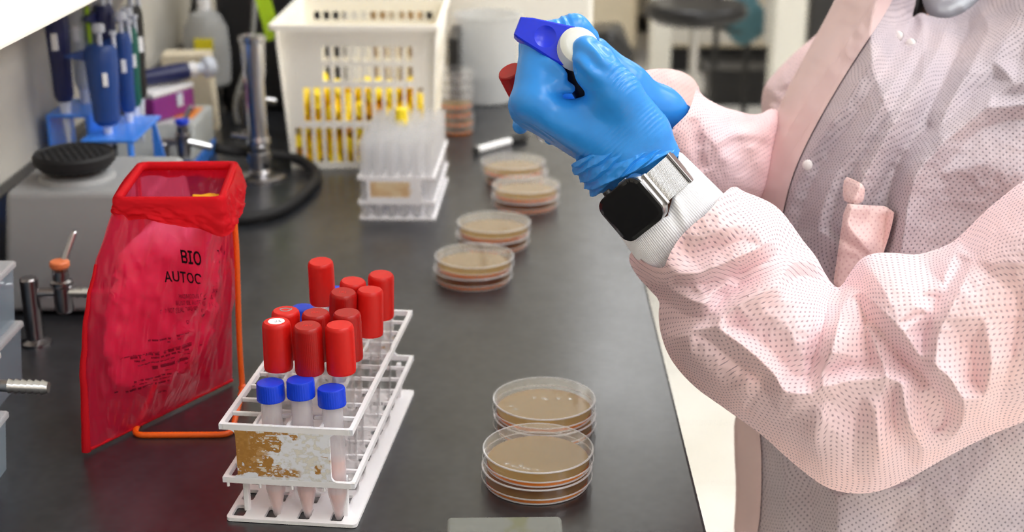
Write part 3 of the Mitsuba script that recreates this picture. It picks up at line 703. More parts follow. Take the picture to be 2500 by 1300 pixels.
# ------------------------------------------------------------------ gas taps
def barb(p, q, r, n=6):
    L = np.linalg.norm(np.subtract(q, p)); pr = [(0, 0)]
    for i in range(n): pr += [(r, L * i / n), (r * .72, L * (i + .92) / n)]
    pr += [(r * .72, L), (0, L)]; m = lathe(pr, 20); z = np.subtract(q, p) / L; x = np.cross([0, 1.0, 0], z); x /= np.linalg.norm(x); return X(m, frame(p, x, np.cross(z, x), z))
def gas_tap(name, lab, base, H, body, disc_mat, barb_to, lever, s=1.0, disc=True):
    t = thing(name, lab, 'gas tap'); x, y = base; bx, by, bz = body
    add(t + '__post', lathe([(0, 0), (.016 * s, 0), (.016 * s, .003), (.0092 * s, .006), (.0092 * s, H - .002), (.0080 * s, H), (0, H)], 28), 'dark_chrome', 30, mv(None, x, y, B))
    add(t + '__arm', cyl((x, y, bz), body, .0055 * s, 16), 'dark_chrome', 40)
    add(t + '__valve_body', X(lathe([(0, -.022), (.008, -.022), (.0098, -.018), (.0098, .006), (.0115, .008), (.0115, .012), (.0085, .014), (.0085, .024), (0, .024)], 24), mv(np.diag([s, s, s, 1]), *body)), 'dark_chrome', 30)
    if disc:
        add(t + '__index_disc', X(lathe([(0, .026), (.0085, .0265), (.0102, .029), (.0102, .033), (.009, .0345), (0, .0345)], 28), mv(np.diag([s, s, s, 1]), *body)), disc_mat, 30)
    add(t + '__lever', hullpts([np.array(body) + np.array(o) * s for o in ((0, .008, .028), (.004, .008, .034))] + [np.array(body) + np.array(lever)], .0035 * s), 'chrome', 40)
    add(t + '__hose_barb', barb((bx + .006 * s, by, bz), barb_to, .0066 * s), 'chrome', 30)
    return t
gas_tap('gas_tap', 'chrome gas tap with an orange disc in front of the vortex mixer', (-.512, 1.360), .074, (-.480, 1.366, B + .056), 'orange_disc', (-.425, 1.366, B + .056), (.012, .02, .058), 1.0)
gas_tap('gas_tap', 'chrome tap with a blue body behind the vortex mixer', (-.527, 1.990), .060, (-.497, 1.992, B + .060), 'blue_cap', (-.455, 1.992, B + .052), (.012, .01, .050), 1.0)
gas_tap('gas_tap', 'chrome gas tap with an orange disc beside the burner', (-.462, 2.300), .070, (-.447, 2.265, B + .066), 'orange_disc', (-.405, 2.265, B + .060), (.004, .02, .028), 1.0)
t = thing('barbed_nozzle', 'serrated metal hose nozzle sticking out from the translucent boxes', 'hose nozzle')
add(t + '__stem', cyl((-.520, 1.112, B + .0655), (-.447, 1.112, B + .0625), .0055, 16), 'steel', 40)
add(t + '__serrated_tip', barb((-.447, 1.112, B + .0625), (-.4125, 1.112, B + .061), .0068), 'chrome', 30)
add(t + '__base_post', lathe([(0, 0), (.014, 0), (.014, .003), (.008, .006), (.008, .074), (0, .076)], 20), 'dark_chrome', 30, mv(None, -.520, 1.112, B))

# translucent tubs at the near wall side
def tub(lab, x0, x1, y0, y1, z0, z1):
    t = thing('plastic_tub', lab, 'plastic tub', 'translucent tubs')
    o = hullpts([(x0 + .004, y0 + .004, z0), (x1 - .004, y0 + .004, z0), (x0 + .004, y1 - .004, z0), (x1 - .004, y1 - .004, z0), (x0, y0, z1), (x1, y0, z1), (x0, y1, z1), (x1, y1, z1)])
    add(t + '__wall', o, 'blue_milky')
    add(t + '__lip', X(extrude(rrect(x0 - .003, x1 + .003, y0 - .003, y1 + .003, .004).difference(rrect(x0 + .001, x1 - .001, y0 + .001, y1 - .001, .003)), .0035), mv(None, 0, 0, z1 - .003)), 'milky', 30)
    add(t + '__lid', box(x0 - .001, x1 + .001, y0 - .001, y1 + .001, z1, z1 + .002), 'milky')
tub('translucent tub on the bench at the picture edge, lower of the near pair', -.580, -.4395, .985, 1.078, B + .0005, B + .052)
tub('translucent tub stacked on another beside the barbed nozzle', -.580, -.4395, .985, 1.078, B + .0545, B + .107)
tub('translucent tub on the bench by the chrome post, lower of the far pair', -.600, -.4905, 1.160, 1.268, B + .0005, B + .060)
tub('translucent tub by the chrome post, upper of the far pair', -.600, -.4905, 1.160, 1.268, B + .0625, B + .122)
t = thing('wash_bottle', 'white plastic bottle with a ragged label at the picture edge', 'bottle')
add(t + '__bottle', lathe([(0, 0), (.030, 0), (.032, .004), (.032, .060), (.024, .080), (.010, .092), (.010, .104), (0, .104)], 32), 'cream_plastic', 30, mv(None, -.545, 1.03, B + .1095))
add(t + '__spout', tube(smooth_path([(-.545, 1.03, B + .21), (-.545, 1.03, B + .235), (-.530, 1.03, B + .25), (-.512, 1.03, B + .245)], 20), .0025, 8), 'cream_plastic', True)

# ------------------------------------------------------------------ black rubber hose
t = thing('rubber_hose', 'thick black rubber hose curling across the bench in front of the burner', 'hose')
hp = [(-.452, 1.992, B + .052), (-.43, 2.00, B + .045), (-.395, 2.045, B + .030), (-.345, 2.06, B + .018), (-.310, 2.02, B + .0085), (-.302, 1.95, B + .0085), (-.313, 1.87, B + .0085), (-.340, 1.800, B + .0085), (-.385, 1.775, B + .0085), (-.430, 1.79, B + .0085), (-.47, 1.84, B + .0085), (-.50, 1.90, B + .0085)]
add(t, tube(smooth_path(hp, 120), .0078, 16), 'black_rubber', True)

# bunsen burner
t = thing('bunsen_burner', 'tall chrome bunsen burner standing in front of the basket', 'bunsen burner')
bxy = (-.3895, 2.010)
add(t + '__base', lathe([(0, .018), (.012, .018), (.018, .010), (.034, .007), (.0385, .004), (.0385, 0), (0, 0)], 48), 'dark_chrome', 30, mv(None, *bxy, B))
add(t + '__barrel', lathe([(0, .016), (.0150, .016), (.0150, .050), (.0175, .054), (.0175, .062), (.0142, .068), (.0142, .150), (.0165, .160), (.0180, .202), (.0205, .208), (.0205, .214), (.0180, .214), (.0165, .202), (.0120, .15), (.0120, .02), (0, .02)], 40), 'chrome', 30, mv(None, *bxy, B))
add(t + '__gas_inlet', cyl((bxy[0], bxy[1], B + .062), (bxy[0] - .04, bxy[1] + .004, B + .064), .0045, 16), 'chrome', 40)
add(t + '__air_collar', lathe([(.0152, .0), (.0180, .0), (.0180, .014), (.0152, .014)], 32, True), 'steel', 30, mv(None, *bxy, B + .026))

# white basket of yellow caps
t = thing('plastic_basket', 'white slotted plastic basket full of yellow stoppers', 'basket')
Wt, Wb, Hb = .236, .212, .222
O = np.array([-.2445, 2.062, B])
def panel(width_b, width_t, n, rows, solid_rows):
    shp = sg.Polygon([(-width_b / 2, .001), (width_b / 2, .001), (width_t / 2, Hb), (-width_t / 2, Hb)]); hs = []
    for (z0, z1, a, b) in rows:
        for i in range(n):
            if i < a or i >= n - b: continue
            c = (i - (n - 1) / 2) * .0156 * width_b / .214; hw = .0052 * width_b / .214
            hs.append(sg.box(c - hw, z0, c + hw, z1).buffer(.0012).buffer(-.0012))
    return extrude(shp.difference(shapely.union_all(hs)), .003)
rows_f = [(.012, .066, 0, 0), (.076, .128, 1, 0), (.138, .160, 3, 1), (.168, .190, 3, 1)]
rows_b = [(.012, .062, 0, 0), (.070, .122, 0, 0), (.127, .180, 0, 0), (.190, .203, 0, 0)]
lean = math.atan((Wt - Wb) / 2 / Hb) * .5
def tilt(m, a):
    c, s = math.cos(a), math.sin(a); return X(m, np.array([[1, 0, 0, 0], [0, c, -s, 0], [0, s, c, 0], [0, 0, 0, 1]]))
D = .240
front = tilt(X(panel(Wb, Wt, 13, rows_f, 0), XZ), lean); front.apply_translation(O); add(t + '__front_panel', front, 'cream_plastic')
back = tilt(X(panel(Wb, Wt, 13, rows_b, 0), XZ), -lean); back.apply_translation(O + [0, D, 0]); add(t + '__back_panel', back, 'cream_plastic')
for s in (-1, 1):
    side = tilt(X(panel(D, D + .05, 13, rows_b[:3], 0), XZ), s * math.atan((Wt - Wb) / 2 / Hb)); side = X(side, rotz(math.pi / 2 )); side.apply_translation(O + [s * (Wb / 2) , D / 2, 0])
    add(t + '__side_panel', side, 'cream_plastic')
add(t + '__bottom', box(O[0] - Wb / 2, O[0] + Wb / 2, O[1], O[1] + D, B + .001, B + .004), 'cream_plastic')
ft, bk = O[1] - .026, O[1] + D + .026
add(t + '__rim', X(extrude(rrect(O[0] - Wt / 2 - .008, O[0] + Wt / 2 + .008, ft - .006, bk + .006, .008).difference(rrect(O[0] - Wt / 2 - .001, O[0] + Wt / 2 + .001, ft + .003, bk - .003, .006)), .007), mv(None, 0, 0, B + Hb - .004)), 'cream_plastic', 30)
CAPY = [mikit.ply(lathe([(0, .0), (.0088, 0), (.0096, .001), (.0096, .016), (.0110, .018), (.0110, .046), (.0100, .048), (0, .048)], 20), c, smooth=35) for c in ('yellow_cap', 'amber_yellow')]
rc = np.random.default_rng(11)
for iz in range(5):
    for ix in range(9):
        for iy in range(2):
            if iz == 4 and rc.uniform() < .45: continue
            k = thing('yellow_stopper', 'bright yellow plastic stopper lying in the white basket', 'stopper', 'yellow stoppers in the basket')
            p = [O[0] + (ix - 4) * .0224 + rc.uniform(-.002, .002), O[1] + .026 + iy * .050 + rc.uniform(-.003, .003), B + .018 + iz * .0232 + rc.uniform(-.001, .001)]
            d = np.array([rc.uniform(-.25, .25), 1, rc.uniform(-.15, .15)]) if rc.uniform() < .6 else np.array([rc.uniform(-.5, .5), .5, rc.uniform(-.5, .6)])
            d /= np.linalg.norm(d); x = np.cross([.3, 0, 1.], d); x /= np.linalg.norm(x)
            add(k, CAPY[int(rc.uniform() < .08)], None, M=frame(np.array(p) - d * .024, x, np.cross(d, x), d))

# translucent bucket
t = thing('measuring_bucket', 'translucent round plastic bucket part filled with liquid by the cream cabinet', 'bucket')
bc = (-.0625, 2.545)
add(t + '__wall', lathe([(0, .001), (.047, .001), (.050, .004), (.058, .156), (.062, .158), (.062, .162), (.057, .162), (.0485, .005), (0, .004)], 56), 'milky', 30, mv(None, *bc, B))
add(t + '__liquid', lathe([(0, .006), (.048, .006), (.0505, .052), (0, .052)], 48), 'milky', 30, mv(None, *bc, B))

# marker pen
t = thing('marker_pen', 'white barrelled marker pen with a dark cap lying on the bench', 'marker pen')
a, b = np.array([-.0750, 2.151, B + .0062]), np.array([.0085, 2.246, B + .0062]); u = (b - a) / np.linalg.norm(b - a)
add(t + '__barrel', cyl(a + u * .008, a + u * .086, .0060, 20, bevel=.0008), 'paper_white', 30)
add(t + '__end_plug', cyl(a, a + u * .0082, .0052, 16, bevel=.0008), 'black_plastic', 30)
add(t + '__cap', cyl(a + u * .0862, b, .0062, 20, .0052, bevel=.0008), 'black_plastic', 30)
add(t + '__clip', box(-.001, .001, -.018, .018, -.0008, .0008, .0006), 'black_plastic', False, frame(a + u * .104 + [0, 0, .0068], np.cross(u, [0, 0, 1]), u, [0, 0, 1]))

# ------------------------------------------------------------------ pipette stand and pipettes (wall side)
t = thing('pipette_stand', 'bright blue acrylic stand holding pipettes behind the vortex mixer', 'pipette stand')
SO = np.array([-.575, 1.760, B])
def slab(x0, x1, y0, y1, z0, z1): return box(SO[0] + x0, SO[0] + x1, SO[1] + y0, SO[1] + y1, B + z0, B + z1, .0015)
add(t + '__upper_deck', slab(-.040, .012, 0, .10, .150, .154), 'azure_acrylic', 30)
add(t + '__lower_deck', slab(.016, .085, -.045, .095, .128, .132), 'azure_acrylic', 30)
add(t + '__riser', slab(.011, .016, 0, .10, .128, .154), 'azure_acrylic', 30)
add(t + '__front_plate', slab(-.040, -.036, 0, .10, .0, .151), 'azure_acrylic', 30)
add(t + '__side_leg', slab(.075, .080, -.045, -.03, .0, .129), 'azure_acrylic', 30)
add(t + '__back_leg', hullpts([SO + p for p in ((.080, .06, 0), (.080, .064, 0), (.11, .06, 0), (.11, .064, 0), (.080, .06, .129), (.080, .064, .129), (.085, .06, .129), (.085, .064, .129))]), 'azure_acrylic')
add(t + '__foot', slab(-.040, .11, .055, .10, 0, .004), 'azure_acrylic', 30)
def pipette(lab, x, y, z0, s, body, trim, twist=0., big=False):
    t = thing('pipette', lab, 'pipette', 'pipettes hanging in the blue stand')
    M = mv(rotz(twist), x, y, B + z0) @ np.diag([s, s, s, 1])
    w = 1.75 if big else 1.0
    add(t + '__shaft', lathe([(0, -.055), (.002, -.055), (.0045, -.030), (.0062, -.012), (.0075, .004), (.0085 * w, .012), (0, .012)], 20), 'white_frost', 30, M)
    add(t + '__handle', lathe([(0, .010), (.0090 * w, .010), (.0125 * w, .018), (.0128 * w, .050), (.0140 * w, .075), (.0150 * w, .110), (.0150 * w, .132), (.0120 * w, .142), (0, .142)], 24), body, 30, M)
    add(t + '__finger_hook', hullpts([(-.013 * w, .0, .118), (-.013 * w, .006, .118), (-.032 * w, .0, .126), (-.032 * w, .006, .126), (-.013 * w, .0, .134), (-.013 * w, .006, .134)], .0015), body, 30, M)
    add(t + '__display_window', box(-.004, .004, -.0162 * w, -.0125 * w, .078, .100, .001), 'paper_white', 30, M)
    add(t + '__plunger', lathe([(0, .140), (.0045, .140), (.0045, .160), (.0100, .163), (.0105, .172), (.0080, .176), (0, .176)], 20), trim, 30, M)
    add(t + '__ejector', lathe([(.0, .0), (.0035, 0), (.0035, .03), (.006, .032), (.006, .038), (0, .039)], 12), trim, 30, M @ mv(None, .0125 * w, 0, .125))
pipette('slim navy pipette at the picture edge side of the blue stand', -.592, 1.772, .160, 1.0, 'navy_plastic', 'navy_plastic')
pipette('gray pipette with a dark red button behind the navy one', -.583, 1.830, .165, .95, 'pale_gray', 'dark_red_cap')
pipette('small pale gray pipette hanging low between navy and blue ones', -.560, 1.838, .175, .75, 'pale_gray', 'white_frost', .5)
pipette('large mid blue pipette in front of the stand with a pale plunger', -.533, 1.752, .136, .78, 'blue_plastic', 'white_frost', .4, True)
pipette('navy pipette behind the large mid blue one', -.548, 1.830, .150, .95, 'navy_plastic', 'white_frost', 1.0)
pipette('slim blue pipette beside the green one', -.5225, 1.815, .138, .80, 'blue_plastic', 'white_frost', .2)
pipette('dark green pipette beside the black one', -.5235, 1.850, .138, .80, 'green_plastic', 'white_frost', .6)
pipette('black pipette at the far end of the blue stand', -.5265, 1.885, .140, .95, 'black_plastic', 'white_frost', .9)
t = thing('tape_strip', 'strip of lime yellow tape hanging among the pipettes', 'tape')
add(t, box(-.567, -.564, 1.815, 1.822, B + .235, B + .285, .0008), 'lime_plastic', 30)
t = thing('pipette_hook', 'gray overhead clamp above the pipettes with an orange knob', 'clamp')
add(t + '__bar', hullpts([(-.585, 1.86, B + .335), (-.5, 1.88, B + .335)], .006), 'pale_gray', 40)
add(t + '__knob', trimesh.creation.icosphere(2, .011).apply_translation([-.530, 1.86, B + .345]), 'orange_sticker', True)

# heater block with purple tip box and a loose pipette
t = thing('heat_block', 'pale gray box instrument with a blue foot behind the blue stand', 'lab equipment')
add(t + '__housing', hullpts([(-.604, 2.025, B + .026), (-.494, 2.025, B + .026), (-.604, 2.165, B + .026), (-.494, 2.165, B + .026), (-.604, 2.045, B + .072), (-.494, 2.045, B + .072), (-.604, 2.165, B + .072), (-.494, 2.165, B + .072)], .004), 'pale_gray', 40)
add(t + '__foot_panel', box(-.6095, -.4885, 2.018, 2.170, B, B + .022, .003), 'azure_acrylic', 30)
add(t + '__label', box(-.530, -.500, 2.075, 2.150, B + .0755, B + .0766), 'orange_sticker'); part_label(t + '__label', 'orange sticker')
t = thing('tip_box', 'purple pipette tip box with a white lid on the gray instrument', 'tip box')
PA = mv(rotz(math.radians(64.5)), -.549, 2.040, B + .0770)
add(t + '__body', box(0, .096, 0, .052, 0, .036, .003), 'purple_plastic', 30, PA)
add(t + '__lid', box(-.001, .097, -.001, .053, .036, .045, .003), 'white_plastic', 30, PA)
add(t + '__latch', box(.052, .066, -.003, 0, .014, .034, .001), 'white_frost', 30, PA)
t = thing('pipette', 'dark pipette with a white button lying on the purple tip box', 'pipette')
p, q = np.array([-.590, 2.065, B + .136]), np.array([-.480, 2.150, B + .142]); F = stand(p, q)
add(t + '__handle', lathe([(0, 0), (.007, 0), (.012, .02), (.014, .075), (.013, .095), (0, .097)], 24), 'navy_plastic', 30, F)
add(t + '__collar', lathe([(0, .095), (.011, .095), (.012, .108), (0, .110)], 24), 'white_plastic', 30, F)
add(t + '__plunger', lathe([(0, .109), (.008, .109), (.009, .120), (.016, .124), (.0165, .136), (.013, .140), (0, .140)], 24), 'white_frost', 30, F)
t = thing('foam_block', 'beige foam block leaning on the wall behind the tip box', 'foam')
add(t, hullpts([(-.60, 2.31, B + .001), (-.52, 2.31, B + .001), (-.60, 2.34, B + .001), (-.52, 2.34, B + .001), (-.60, 2.31, B + .126), (-.525, 2.31, B + .128), (-.60, 2.34, B + .13), (-.525, 2.34, B + .13)], .003), 'cabinet_beige', 40)
# gray motor with yellow label, grey cable
t = thing('stirrer_motor', 'round gray motor with a yellow label near the wall', 'lab equipment')
add(t + '__body', lathe([(0, 0), (.034, 0), (.038, .006), (.040, .05), (.037, .10), (.026, .122), (.012, .130), (0, .130)], 36), 'gray_plastic', 30, mv(None, -.546, 2.405, B + .060))
add(t + '__label', X(join(*[box(-.016 + i * .004, -.012 + i * .004, -.001, .001, 0, .022) for i in range(8)]), mv(None, -.546 + .004, 2.405 - .0405, B + .125)), 'yellow_sticker'); part_label(t + '__label', 'yellow label')
add(t + '__top_cap', cyl((-.546, 2.405, B + .188), (-.546, 2.405, B + .207), .011, 16), 'white_plastic', 30)
add(t + '__stand', cyl((-.546, 2.405, B), (-.546, 2.405, B + .061), .020, 20), 'black_plastic', 30)
t = thing('gray_cable', 'gray cable hanging down between the motor and the burner', 'cable')
add(t, tube(smooth_path([(-.452, 2.38, B + .40), (-.445, 2.38, B + .30), (-.452, 2.37, B + .20), (-.470, 2.36, B + .10), (-.485, 2.35, B + .06), (-.49, 2.35, B + .004)], 40), .0042, 10), 'gray_plastic', True)
t = thing('black_bracket', 'black angled bracket rising from the wall behind the gray motor', 'bracket')
add(t, tube([(-.600, 2.50, B + .08), (-.590, 2.51, B + .15), (-.575, 2.52, B + .22), (-.560, 2.52, B + .30)], .011, 12), 'black_plastic', 40)
t = thing('lime_tag', 'lime green plastic strip hanging in front of the black housing', 'tag')
lg = np.array([[(-.4255 + .016 * s + u * .012, 2.30 + .002 * math.sin(3 * s), B + .228 - .070 * s + .004 * u) for u in (-1, 0, 1)] for s in np.linspace(-.7, 1, 12)])
i, j = np.meshgrid(np.arange(11), np.arange(2), indexing='ij'); qd = np.stack([i * 3 + j, i * 3 + j + 1, (i + 1) * 3 + j + 1, (i + 1) * 3 + j], -1).reshape(-1, 4)
mm = trimesh.Trimesh(lg.reshape(-1, 3), np.vstack([qd[:, [0, 1, 2]], qd[:, [0, 2, 3]]]), process=False)
mm = trimesh.Trimesh(np.vstack([mm.vertices, mm.vertices + [0, .0015, 0]]), np.vstack([mm.faces, mm.faces[:, ::-1] + len(mm.vertices)]), process=False)
add(t, mm, 'lime_plastic')
t = thing('hook_rod', 'thin rod from which the lime strip hangs', 'rod')
add(t, tube([(-.437, 2.431, B + .283), (-.437, 2.296, B + .283)], .003, 8), 'black_plastic', 40)

# ------------------------------------------------------------------ far floor: stools, posts, cabinets
def stool(lab, x, y, zs, r, rot=0.):
    t = thing('lab_stool', lab, 'stool'); M = mv(rotz(rot), x, y, 0)
    add(t + '__seat', lathe([(0, zs - .075), (r * .75, zs - .07), (r * .97, zs - .045), (r, zs - .02), (r * .93, zs), (r * .5, zs - .006), (0, zs - .010)], 40), 'black_vinyl', True, M)
    add(t + '__column', lathe([(0, .10), (.030, .10), (.030, .36), (.018, .36), (.018, zs - .07), (0, zs - .07)], 20), 'steel', 30, M)
    add(t + '__foot_ring', tube([(0.2 * math.cos(a), .2 * math.sin(a), .26) for a in np.linspace(0, 2 * math.pi, 40, endpoint=False)], .011, 10, True), 'chrome', True, M)
    for k in range(5):
        a = k * 2 * math.pi / 5 + .3
        add(t + '__leg', hullpts([(.02 * math.cos(a), .02 * math.sin(a), .13), (.27 * math.cos(a), .27 * math.sin(a), .075)], .016), 'black_plastic', 40, M)
        add(t + '__caster', X(cyl((0, -.011, 0), (0, .011, 0), .028, 20), mv(rotz(a), .28 * math.cos(a), .28 * math.sin(a), .028)), 'black_rubber', 30, M)
        if k < 3: add(t + '__spoke', cyl((.02 * math.cos(a), .02 * math.sin(a), .26), (.2 * math.cos(a), .2 * math.sin(a), .26), .007, 8), 'chrome', 30, M)
    return t
t = stool('black padded lab stool on casters behind the raised hands', .635, 5.10, .700, .19)
add(t + '__gas_lever', cyl((.685, 5.05, .62), (.79, 5.0, .61), .006, 8), 'black_plastic', 30)
t = thing('office_chair', 'black office chair just beyond the bench end, armrest showing above the glove', 'chair')
cx, cy = .27, 4.02
add(t + '__armrest', hullpts([(cx - .07, cy, .745), (cx - .02, cy - .05, .760), (cx + .02, cy - .02, .715), (cx + .01, cy + .18, .745), (cx - .05, cy + .18, .74)], .032), 'black_vinyl', 40)
add(t + '__seat', hullpts([(cx - .12, cy + .05, .46), (cx + .30, cy + .05, .46), (cx - .12, cy + .45, .46), (cx + .30, cy + .45, .46)], .045), 'black_vinyl', 40)
add(t + '__arm_post', tube([(cx - .02, cy + .1, .70), (cx - .03, cy + .12, .58), (cx + .0, cy + .2, .46)], .016, 10), 'black_plastic', 40)
add(t + '__column', cyl((cx + .09, cy + .25, .10), (cx + .09, cy + .25, .44), .025, 16), 'steel', 30)
for k in range(5):
    a = k * 2 * math.pi / 5
    add(t + '__leg', hullpts([(cx + .09, cy + .25, .10), (cx + .09 + .27 * math.cos(a), cy + .25 + .27 * math.sin(a), .07)], .018), 'black_plastic', 40)
    add(t + '__caster', X(cyl((0, -.012, 0), (0, .012, 0), .027, 16), mv(rotz(a), cx + .09 + .27 * math.cos(a), cy + .25 + .27 * math.sin(a), .027)), 'black_rubber', 30)
def post(lab, x0, x1, y0, y1, m, cat='post', z1=CEIL):
    t = thing('support_post', lab, cat); add(t + '__shaft', box(x0, x1, y0, y1, .012, z1 - .002, .006), m, 30); add(t + '__base_plate', box(x0 - .03, x1 + .03, y0 - .03, y1 + .03, 0, .012), m)
post('white upright post behind the black stool', .536, .622, 5.75, 5.85, 'cabinet_white')
post('white upright post next to the dark screen beside the gown', .962, 1.080, 5.30, 5.42, 'cabinet_white')
t = thing('base_cabinet', 'beige base cabinet along the far wall', 'cabinet')
add(t + '__body', box(-.3, .62, 7.5, 8.2, .1, 2.2, .006), 'cabinet_beige', 30)
for i in range(3): add(t + '__door', box(-.29 + i * .303, -.002 + i * .303, 7.48, 7.5, .12, 2.15, .004), 'cabinet_beige', 30)
add(t + '__plinth', box(-.28, .60, 7.54, 8.2, 0, .1), 'black_rubber')
t = thing('low_cabinet', 'low beige cabinet with black plinth behind the stool', 'cabinet')
add(t + '__body', box(.72, 2.30, 7.3, 8.0, .14, .86, .006), 'cabinet_beige', 30)
for i in range(3): add(t + '__door', box(.74 + i * .52, 1.24 + i * .52, 7.28, 7.3, .16, .84, .004), 'wall_paint', 30)
add(t + '__plinth', box(.74, 2.28, 7.33, 8.0, 0, .14), 'black_rubber')
add(t + '__worktop', box(.71, 2.32, 7.25, 8.01, .86, .90), 'black_resin')
t = thing('floor_bin', 'black low bin standing behind the stool', 'bin')
add(t + '__tub', hullpts([(.90, 6.52, .002), (1.18, 6.52, .002), (.90, 6.75, .002), (1.18, 6.75, .002), (.88, 6.50, .17), (1.20, 6.50, .17), (.88, 6.77, .17), (1.20, 6.77, .17)]), 'black_plastic')
add(t + '__rim', X(extrude(rrect(.87, 1.21, 6.49, 6.78, .02).difference(rrect(.89, 1.19, 6.51, 6.76, .015)), .012), mv(None, 0, 0, .168)), 'black_plastic', 30)
t = thing('paper_sheet', 'white sheet stuck on the low cabinet door', 'paper')
add(t, box(.97, 1.05, 7.272, 7.279, .30, .50), 'paper_white')
t = thing('cloth_bundle', 'teal cloth bundle hanging on a dark frame near the white post', 'cloth')
cb = trimesh.creation.icosphere(3, 1.0); cb.vertices *= (.75 + .5 * meshkit.fbm(cb.vertices * 1.7 + 3, 3, 1))[:, None]; cb.vertices *= [.085, .05, .10]; cb.vertices += [.900, 5.66, .55]
add(t, cb, 'teal_cloth', True)
t = thing('coat_frame', 'dark metal frame on which the teal cloth hangs', 'frame')
for x in (.80, .93): add(t + '__upright', cyl((x, 5.72, 0), (x, 5.72, .95), .012, 12), 'black_plastic', 40)
add(t + '__crossbar', cyl((.80, 5.72, .66), (.93, 5.72, .66), .010, 12), 'black_plastic', 40)
add(t + '__foot', box(.78, .95, 5.64, 5.80, 0, .02, .004), 'black_plastic', 30)
t = thing('dark_screen', 'tall dark partition screen beyond the gown shoulder', 'screen')
add(t + '__panel', box(1.135, 2.4, 5.5, 5.55, .05, 1.8, .006), 'black_vinyl', 30)
for x in (1.20, 2.3): add(t + '__foot', box(x, x + .05, 5.35, 5.7, 0, .05, .006), 'black_plastic', 30)

# ------------------------------------------------------------------ the person in the gown
GP = 0.0048                                     # pitch of the embossed dots
def gown_cell(uv):
    a, b = uv.x / GP, uv.y / GP
    fa, fb = a - dr.floor(a) - .5, b - dr.floor(b) - .5
    return dr.maximum(dr.abs(fa), dr.abs(fb)), dr.floor(a), dr.floor(b)
def gown_tex(pink, gray, dotc, strength):
    def fn(p, n, uv):
        d, ia, ib = gown_cell(uv); r = mikit.cell_rand(ia, ib, 3.0)
        w = fbm(p.x * 14, p.y * 14, p.z * 14, 3)
        base = mix(pink, gray, smoothstep(.3, .7, w))
        return mix(base, dotc, smoothstep(.205, .145, d) * (strength * (.72 + .28 * r)))
    return fn
def gown_h(p, n, uv):
    d, _, _ = gown_cell(uv)
    return -0.00022 * smoothstep(.30, .14, d) + 0.00010 * fbm(uv.x * 900, uv.y * 900, 1.0, 2)
def cloth_bsdf(name, tex, bump=True):
    b = {'type': 'principled', 'base_color': proc(tex), 'roughness': .62, 'specular': .30, 'sheen': .25}
    scene[name] = {'type': 'twosided', 'b': {'type': 'bumpmap', 'arbitrary': proc(gown_h, 2e-4), 'scale': 1.0, 'bsdf': b}} if bump else {'type': 'twosided', 'b': b}
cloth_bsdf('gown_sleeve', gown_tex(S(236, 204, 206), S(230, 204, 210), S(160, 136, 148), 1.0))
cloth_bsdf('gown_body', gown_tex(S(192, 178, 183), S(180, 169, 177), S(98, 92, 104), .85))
def plain_pink(p, n, uv): return mix(S(222, 194, 192), S(212, 188, 189), fbm(p.x * 20, p.y * 20, p.z * 20, 3))
cloth_bsdf('gown_plain', plain_pink, False)
cloth_bsdf('gown_pocket', gown_tex(S(236, 204, 201), S(232, 204, 202), S(206, 168, 170), .8))
def glove_color(p, n, uv): return mix((0.030, 0.285, 0.80), (0.022, 0.235, 0.70), fbm(p.x * 60, p.y * 60, p.z * 60, 3))
scene['glove_blue'] = {'type': 'principled', 'base_color': proc(glove_color), 'roughness': .31, 'specular': .5}
scene['glove_film'] = {'type': 'twosided', 'b': {'type': 'principled', 'base_color': proc(glove_color), 'roughness': .32, 'specular': .5}}
mat('skin', S(226, 178, 150), .5, .4)
mat('knit_white', S(236, 238, 243), .8, .2, two=True)
mat('scrub_gray', S(206, 212, 220), .7, .2, two=True)
mat('hair_black', (.010, .009, .009), .45)
mat('trouser_navy', S(40, 48, 70), .8, .2)
mat('shoe_black', (.02, .02, .02), .5)
mat('watch_glass', (.002, .002, .003), .06, .6, clearcoat=1.0)
mat('watch_case', (.50, .49, .50), .22, metal=1.0)
mat('snap_white', S(232, 226, 226), .3)
mat('device_blue', S(18, 44, 214), .32, .55)
mat('button_white', S(208, 210, 204), .45)


def chaikin(P, n=2):
    P = np.asarray(P, float)
    for _ in range(n):
        Q = np.roll(P, -1, 0); P = np.stack([.75 * P + .25 * Q, .25 * P + .75 * Q], 1).reshape(-1, 2)
    return P


def polyd(P, X_, Y_):
    """(distance, signed side, position 0..1) of points to an open polyline"""
    best = np.full(X_.shape, 1e9); side = np.zeros(X_.shape); pos = np.zeros(X_.shape)
    P = np.asarray(P, float); L = np.r_[0, np.cumsum(np.linalg.norm(np.diff(P, axis=0), axis=1))]
    for i in range(len(P) - 1):
        e = P[i + 1] - P[i]; t = np.clip(((X_ - P[i, 0]) * e[0] + (Y_ - P[i, 1]) * e[1]) / (e @ e), 0, 1)
        dx, dy = X_ - P[i, 0] - t * e[0], Y_ - P[i, 1] - t * e[1]; d = np.hypot(dx, dy); m = d < best
        best = np.where(m, d, best); side = np.where(m, np.sign(e[0] * dy - e[1] * dx), side)
        pos = np.where(m, (L[i] + t * (L[i + 1] - L[i])) / L[-1], pos)
    return best, side, pos


def spl(P, n=24):
    return smooth_path(np.asarray(P, float), n) if len(P) > 2 else np.asarray(P, float)


